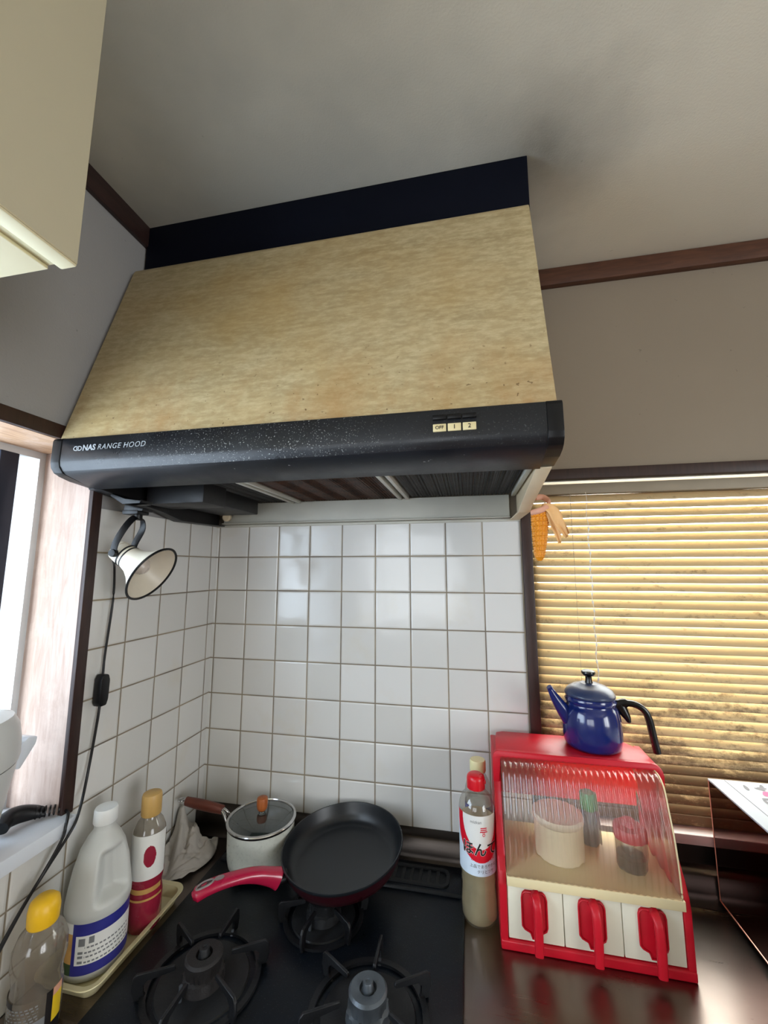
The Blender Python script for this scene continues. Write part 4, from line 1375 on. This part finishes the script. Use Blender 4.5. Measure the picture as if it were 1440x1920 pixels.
YX, YY, YZ = 0.0725, -0.522, 0.8403
yb = thing('ponzu_bottle', 'cloudy clear bottle with yellow cap in front of the tray', 'bottle', (YX, YY, YZ))
bm = BM()
lathe(bm, [(0, 0.0), (0.030, 0.0), (0.034, 0.004), (0.035, 0.012), (0.035, 0.066), (0.0325, 0.076), (0.0335, 0.088), (0.0370, 0.105), (0.0360, 0.125), (0.0300, 0.142), (0.0235, 0.150), (0.0205, 0.154), (0, 0.154)], (YX, YY, YZ), 56)
obj('body', bm, M['pet_grey'], yb)
bm = BM()
lathe(bm, [(0, 0.153), (0.0200, 0.153), (0.0215, 0.156), (0.0222, 0.174), (0.0200, 0.186), (0.0140, 0.1915), (0, 0.193)], (YX, YY, YZ), 40)
obj('cap', bm, M['yellow'], yb)
def yl(s, tt):
    if s > 0.86:
        return 4 if tt > 0.82 else (2 if tt > 0.25 else 1)
    if s > 0.78:
        return 3
    if tt > 0.86:
        return 6 if s > 0.40 else 3
    if tt < 0.52:
        if 0.25 < s < 0.42 and 0.05 < tt < 0.47 and not (0.29 < s < 0.38 and 0.10 < tt < 0.42):
            return 0
        return 5
    r = (tt - 0.55) * 14
    if (r % 1) < 0.4 and 0.3 < s < 0.7 and math.sin(s * 120 + int(r) * 2) > -0.4:
        return 5
    return 6
bm = BM(); wrap_band(bm, 0.0354, radians(-170), radians(25), YZ + 0.006, YZ + 0.068, 140, 60, (YX, YY), yl)
obj('label', bm, [M['label_white'], M['grime_black'], M['label_yellow'], M['ink'], M['husk_pink'], M['label_grey'], M['pet_grey']], yb)

# crumpled dishcloth in the corner
bm = BM()
N1, N2 = 56, 40
g = []
for i in range(N1 + 1):
    row = []
    for j in range(N2 + 1):
        s, t_ = i / N1, j / N2
        # from the counter edge up and over a heap against the wall
        x = 0.010 + 0.105 * t_ * (0.75 + 0.25 * sin(3.2 * s))
        y = -0.205 + 0.146 * s + 0.012 * sin(5 * t_ + 2)
        heap = 0.086 * math.exp(-((s - 0.60) / 0.34) ** 2) * (1 - t_) ** 0.75
        fold = 0.016 * sin(13 * s + 7 * t_ + 2.5 * noise.noise((s * 3, t_ * 3, 1))) * (1 - 0.5 * t_)
        wr = 0.020 * noise.noise((s * 5, t_ * 5, 4)) + 0.009 * noise.noise((s * 14, t_ * 14, 9))
        row.append(bm.verts.new((x, y, 0.8425 + max(0.0, heap + (fold + wr) * min(1, 0.2 + heap * 18)))))
    g.append(row)
for i in range(N1):
    for j in range(N2):
        bm.faces.new((g[i][j], g[i + 1][j], g[i + 1][j + 1], g[i][j + 1]))
rg = obj('dishcloth', bm, M['rag'], None, angle=80)
so = rg.modifiers.new('thickness', 'SOLIDIFY'); so.thickness = 0.002; so.offset = 1
tag(rg, 'crumpled grey dishcloth in the tiled corner under the saucepan handle', 'dishcloth')

# ------------------------------------------------------------------ clip lamp under the hood
LAX = (RIGHT * 0.847 + DOWN * 0.512 - FWD * 0.141).normalized()
LRC = Vector((0.1425, -0.422, 1.5555))
lp = thing('clip_lamp', 'small dirty white clip-on spot lamp hanging from the hood', 'lamp', (0.060, -0.392, 1.690))
lm = axis_matrix(LRC, LAX) @ Matrix.Diagonal((1, 1, 0.80, 1))
bm = BM()
lathe(bm, [(0.0215, -0.108), (0.0225, -0.100), (0.0240, -0.074), (0.0270, -0.058), (0.0360, -0.036), (0.0500, -0.014), (0.0585, 0.0), (0.0575, 0.0004), (0.0490, -0.013), (0.0350, -0.034), (0.0255, -0.056), (0.0220, -0.072), (0, -0.072)], seg=56, mat=lm)
for f in bm.faces:
    pass
obj('shade', bm, M['lamp_white'], lp)
bm = BM()
lathe(bm, [(0.0565, -0.0015), (0.0600, -0.0025), (0.0612, 0.0), (0.0600, 0.0026), (0.0568, 0.0016), (0.0565, -0.0015)], seg=56, mat=lm)
obj('rim', bm, M['black_plastic'], lp)
bm = BM()
lathe(bm, [(0, -0.124), (0.013, -0.123), (0.0205, -0.117), (0.0222, -0.1085), (0, -0.1085)], seg=36, mat=lm)
obj('back_cap', bm, M['lamp_white'], lp)
bm = BM()
for k in range(3):
    lathe(bm, [(0.0232, -0.090 + k * 0.010), (0.0246, -0.089 + k * 0.010), (0.0246, -0.086 + k * 0.010), (0.0232, -0.085 + k * 0.010)], seg=36, mat=lm)
obj('cooling_rings', bm, M['grime_black'], lp)
bm = BM()
lathe(bm, [(0, -0.020), (0.010, -0.021), (0.0165, -0.030), (0.0185, -0.040), (0.0150, -0.054), (0.0120, -0.0715), (0, -0.0715)], seg=36, mat=lm)
obj('bulb', bm, M['bulb'], lp)
pv = lm @ Vector((0, 0, -0.098))
side = LAX.cross(Vector((0, 0, 1))).normalized()
top = Vector((0.094, -0.418, 1.6700))
bm = BM()
yk = spline([pv + side * 0.0275 - Vector((0, 0, 0.004)), pv + side * 0.0275 + Vector((0.003, 0, 0.020)), pv + side * 0.026 + (top - pv) * 0.72, top + side * 0.013, top, top - side * 0.013,
             pv - side * 0.026 + (top - pv) * 0.72, pv - side * 0.0275 + Vector((0.003, 0, 0.020)), pv - side * 0.0275 - Vector((0, 0, 0.004))], 5)
sweep(bm, yk, (0.0014, 0.0070), 10, up=LAX, power=4)
for s in (-1, 1):
    lathe(bm, [(0, 0.005), (0.007, 0.004), (0.008, 0.0), (0.008, -0.005), (0, -0.005)], seg=20, mat=axis_matrix(pv + side * s * 0.029, side * s))
obj('yoke', bm, M['black_plastic'], lp)
bm = BM()
lathe(bm, [(0, 0.0), (0.008, 0.0), (0.008, 0.014), (0, 0.014)], seg=20, mat=Matrix.Translation(top - Vector((0, 0, 0.003))))
box(bm, (top.x - 0.026, top.y - 0.016, top.z + 0.008), (top.x + 0.012, top.y + 0.016, top.z + 0.017), 0.002)
prism(bm, [(top.x - 0.060, 1.7185), (top.x - 0.026, 1.6990), (top.x + 0.016, 1.7000), (top.x + 0.020, 1.7070), (top.x - 0.020, 1.7080), (top.x - 0.052, 1.7235)], 1, top.y - 0.017, top.y + 0.017, 0.002)
prism(bm, [(top.x - 0.024, 1.6860), (top.x + 0.022, 1.6840), (top.x + 0.024, 1.6890), (top.x - 0.022, 1.6990)], 1, top.y - 0.015, top.y + 0.015, 0.0015)
obj('clamp', bm, M['black_plastic'], lp)
# flex with an inline switch
st = lm @ Vector((0, 0, -0.122)) - Vector((0, 0, 0.006))
bm = BM()
c1 = [st, st + Vector((-0.006, 0.002, -0.018)), (0.0165, -0.388, 1.565), (0.012, -0.380, 1.50), (0.012, -0.388, 1.39), (0.013, -0.390, 1.346)]
sweep(bm, spline(c1, 6), 0.0024, 8)
c2 = [(0.013, -0.391, 1.285), (0.013, -0.394, 1.25), (0.016, -0.408, 1.16), (0.034, -0.436, 1.112), (0.036, -0.452, 1.085), (0.020, -0.480, 1.035), (0.014, -0.512, 0.995), (0.014, -0.560, 0.938), (0.014, -0.62, 0.872), (0.016, -0.66, 0.846)]
sweep(bm, spline(c2, 6), 0.0026, 8)
cd = obj('flex', bm, M['cable'], lp)
bm = BM()
prism(bm, [(-0.402, 1.292), (-0.398, 1.284), (-0.384, 1.284), (-0.380, 1.296), (-0.379, 1.334), (-0.383, 1.346), (-0.396, 1.348), (-0.401, 1.338)], 0, 0.004, 0.023, 0.003)
sw = obj('inline_switch', bm, M['black_plastic'], cd)

# plug lead lying on the sill
pg = thing('power_lead', 'black ribbed power plug and lead lying over the white sill', 'cable', (-0.04, -0.47, 1.104))
bm = BM()
pp = spline([(-0.038, -0.522, 1.119), (-0.046, -0.506, 1.123), (-0.044, -0.488, 1.123), (-0.034, -0.468, 1.118), (-0.022, -0.455, 1.113)], 5)
sweep(bm, pp, [(0.013, 0.011 + 0.006 * sin(pi * i / (len(pp) - 1)) - 0.006 * (i / (len(pp) - 1))) for i in range(len(pp))], 16, power=2.6)
obj('plug', bm, M['black_plastic'], pg)
bm = BM()
for k in range(7):
    p = Vector((-0.028 + k * 0.0045, -0.468 + k * 0.0050, 1.1175 - k * 0.0008))
    lathe(bm, [(0, -0.0011), (0.0105 - k * 0.0005, -0.0011), (0.0105 - k * 0.0005, 0.0011), (0, 0.0011)], seg=20, mat=axis_matrix(p, (0.6, 0.75, -0.1)))
obj('strain_relief', bm, M['black_plastic'], pg)
bm = BM()
c3 = [(-0.002, -0.440, 1.112), (0.012, -0.440, 1.1085), (0.026, -0.452, 1.1075), (0.0345, -0.462, 1.099), (0.0345, -0.467, 1.080), (0.024, -0.484, 1.040), (0.018, -0.514, 0.998), (0.019, -0.561, 0.940), (0.019, -0.62, 0.876), (0.021, -0.66, 0.850)]
sweep(bm, spline(c3, 6), 0.0026, 8)
obj('lead', bm, M['cable'], pg)

# ------------------------------------------------------------------ white cooker on the sill
CX, CY, CZ = -0.030, -0.646, 1.1043
ck = thing('rice_cooker', 'white rounded cooker with hinged lid on the sill by the left window', 'cooker', (CX, CY, CZ))
EL = (0.66, 1.0)
bm = BM()
lathe(bm, [(0, 0.0), (0.085, 0.0), (0.094, 0.006), (0.100, 0.030), (0.112, 0.095), (0.1185, 0.128), (0.1195, 0.140), (0, 0.140)], (CX, CY, CZ), 64, squash=EL)
obj('body', bm, M['cooker'], ck)
bm = BM(); lathe(bm, [(0, 0.1402), (0.117, 0.1402), (0.117, 0.1425), (0, 0.1425)], (CX, CY, CZ), 64, squash=EL)
obj('seam', bm, M['seam'], ck)
bm = BM()
lathe(bm, [(0, 0.1427), (0.1215, 0.1427), (0.1235, 0.150), (0.1225, 0.176), (0.1180, 0.200), (0.108, 0.217), (0.080, 0.227), (0, 0.231)], (CX, CY, CZ), 64, squash=EL)
obj('lid', bm, M['cooker'], ck)
bm = BM()
prism(bm, [(-0.530, 1.222), (-0.522, 1.218), (-0.498, 1.252), (-0.496, 1.264), (-0.512, 1.268), (-0.528, 1.256)], 0, -0.040, -0.008, 0.003)
obj('side_lug', bm, M['sill_white'], ck)

# ------------------------------------------------------------------ polished box at the right
bx = thing('bread_bin', 'polished dark copper box with white flowered top right of the rack', 'box', (1.43, -0.24, 0.8403))
X0, X1, Y0, Y1, Z0, Z1 = 1.283, 1.640, -0.460, -0.036, 0.856, 1.100
bm = BM()
box(bm, (X0, Y0, Z0), (X1, Y1, Z1 - 0.004))
obj('body', bm, M['mirror_red'], bx)
bm = BM()
for a, b in (((X0, Y0), (X0, Y1)), ((X0, Y0), (X1, Y0))):
    sweep(bm, [(a[0], a[1], Z0), (b[0], b[1], Z0)], 0.0016, 8)
for p in ((X0, Y0), (X0, Y1), (X1, Y0)):
    sweep(bm, [(p[0], p[1], Z0), (p[0], p[1], Z1 - 0.004)], 0.0012, 8)
obj('edge_trim', bm, M['copper_edge'], bx)
bm = BM(); box(bm, (X0 - 0.001, Y0 - 0.001, Z1 - 0.004), (X1 + 0.001, Y1 + 0.001, Z1), 0.001)
tp = obj('top', bm, M['box_white'], bx)
bm = BM()
i0 = 0.030
for a, b, c_, d_ in ((X0 + i0, Y0 + i0, X0 + i0 + 0.0015, Y1 - 0.001), (X1 - i0 - 0.0015, Y0 + i0, X1 - i0, Y1 - 0.001), (X0 + i0, Y0 + i0, X1 - i0, Y0 + i0 + 0.0015)):
    box(bm, (a, b, Z1), (c_, d_, Z1 + 0.0003))
obj('border_line', bm, M['flower_grey'], tp)
random.seed(3)
for fx, fy in ((1.372, -0.090), (1.47, -0.19), (1.40, -0.29), (1.55, -0.12)):
    bm = BM()
    for k in range(6):
        a = 2 * pi * k / 6
        c = Vector((fx + 0.0085 * cos(a), fy + 0.0085 * sin(a), Z1 + 0.0004))
        bm.faces.new([bm.verts.new(c + Vector((0.0075 * cos(2 * pi * q / 12), 0.0075 * sin(2 * pi * q / 12), 0.0002 * (k % 2)))) for q in range(12)])
    for k in range(9):
        a = random.uniform(0, 2 * pi)
        rr = random.uniform(0.024, 0.045)
        c = Vector((fx + rr * cos(a), fy + rr * sin(a), Z1 + 0.00045))
        th = random.uniform(0, pi)
        L_, w_ = random.uniform(0.007, 0.012), 0.0038
        pts_ = []
        for q in range(14):
            u = 2 * pi * q / 14
            ex, ey = L_ * cos(u), w_ * sin(u) * (1 - 0.3 * cos(u))
            pts_.append(bm.verts.new(c + Vector((ex * cos(th) - ey * sin(th), ex * sin(th) + ey * cos(th), 0.00002 * k))))
        bm.faces.new(pts_).material_index = 1
    obj('floral_pattern', bm, [M['pink'], M['flower_grey']], tp)
for x in (X0 + 0.04, X1 - 0.04):
    for y in (Y0 + 0.04, Y1 - 0.04):
        bm = BM()
        lathe(bm, [(0, 0), (0.012, 0), (0.013, 0.002), (0.013, Z0 - 0.8403), (0, Z0 - 0.8403)], (x, y, 0.8403), 20)
        obj('foot', bm, M['black_plastic'], bx)

# ------------------------------------------------------------------ dried corn hung on the hood
kx, ky = 0.9295, -0.200
cn = thing('dried_corn', 'dried golden corn cob with husk hanging at the hood corner', 'corn', (kx, ky, 1.69))
bm = BM()
rows_, segs = 90, 112
def cob_r(t_):
    return 0.0195 * (1 - 0.50 * t_ ** 1.6) * min(1, (1 - t_) * 9 + 0.15) ** 0.5
rg_ = []
for i in range(rows_ + 1):
    t_ = i / rows_
    zz = 1.690 - 0.108 * t_
    ring = []
    for q in range(segs):
        a = 2 * pi * q / segs
        kern = abs(sin(a * 7)) ** 0.5 * abs(sin(t_ * pi * 20)) ** 0.5
        r = cob_r(t_) * (0.88 + 0.14 * kern)
        ring.append(bm.verts.new((kx - 0.006 * t_ + r * cos(a), ky + r * sin(a), zz)))
    rg_.append(ring)
for a, b in zip(rg_, rg_[1:]):
    for q in range(segs):
        bm.faces.new((a[q], a[(q + 1) % segs], b[(q + 1) % segs], b[q]))
bm.faces.new(rg_[0]); bm.faces.new(rg_[-1])
obj('cob', bm, M['corn'], cn, angle=80)
def husk_leaf(pts, wds, mt, up):
    bm = BM()
    P = spline(pts, 5)
    prev = None
    for i, p in enumerate(P):
        t_ = i / (len(P) - 1)
        w_ = wds[0] + (wds[1] - wds[0]) * t_ + (wds[2]) * sin(pi * t_)
        d = (P[min(i + 1, len(P) - 1)] - P[max(i - 1, 0)]).normalized()
        s = d.cross(up).normalized()
        row = [bm.verts.new(p + s * w_ * (k / 4 - 0.5) * 2 + up * (0.004 * abs(k / 4 - 0.5) * 2 + 0.0015 * sin(k * 2 + i * 0.6))) for k in range(5)]
        if prev:
            for k in range(4):
                bm.faces.new((prev[k], prev[k + 1], row[k + 1], row[k]))
        prev = row
    o = obj('husk_leaf', bm, M[mt], cn)
    s_ = o.modifiers.new('thickness', 'SOLIDIFY'); s_.thickness = 0.0006
up = Vector((-0.1, -1, 0.1)).normalized()
husk_leaf([(kx + 0.004, ky - 0.016, 1.702), (kx + 0.024, ky - 0.018, 1.688), (kx + 0.036, ky - 0.015, 1.660), (kx + 0.050, ky - 0.010, 1.632)], (0.006, 0.003, 0.007), 'husk', up)
husk_leaf([(kx + 0.002, ky - 0.010, 1.700), (kx + 0.020, ky - 0.012, 1.684), (kx + 0.028, ky - 0.010, 1.655), (kx + 0.036, ky - 0.006, 1.620)], (0.006, 0.003, 0.006), 'husk', up)
husk_leaf([(kx + 0.004, ky + 0.002, 1.704), (kx + 0.026, ky + 0.004, 1.692), (kx + 0.042, ky + 0.004, 1.664), (kx + 0.058, ky + 0.006, 1.640)], (0.005, 0.002, 0.006), 'husk', up)
bm = BM()
sweep(bm, spline([(kx - 0.0185, ky - 0.006, 1.688), (kx - 0.006, ky - 0.0190, 1.690), (kx + 0.012, ky - 0.0165, 1.698), (kx + 0.019, ky - 0.003, 1.712), (kx + 0.008, ky + 0.006, 1.724), (kx - 0.008, ky, 1.722)], 5), (0.0040, 0.0065), 12)
obj('husk_tie', bm, M['husk_pink'], cn)
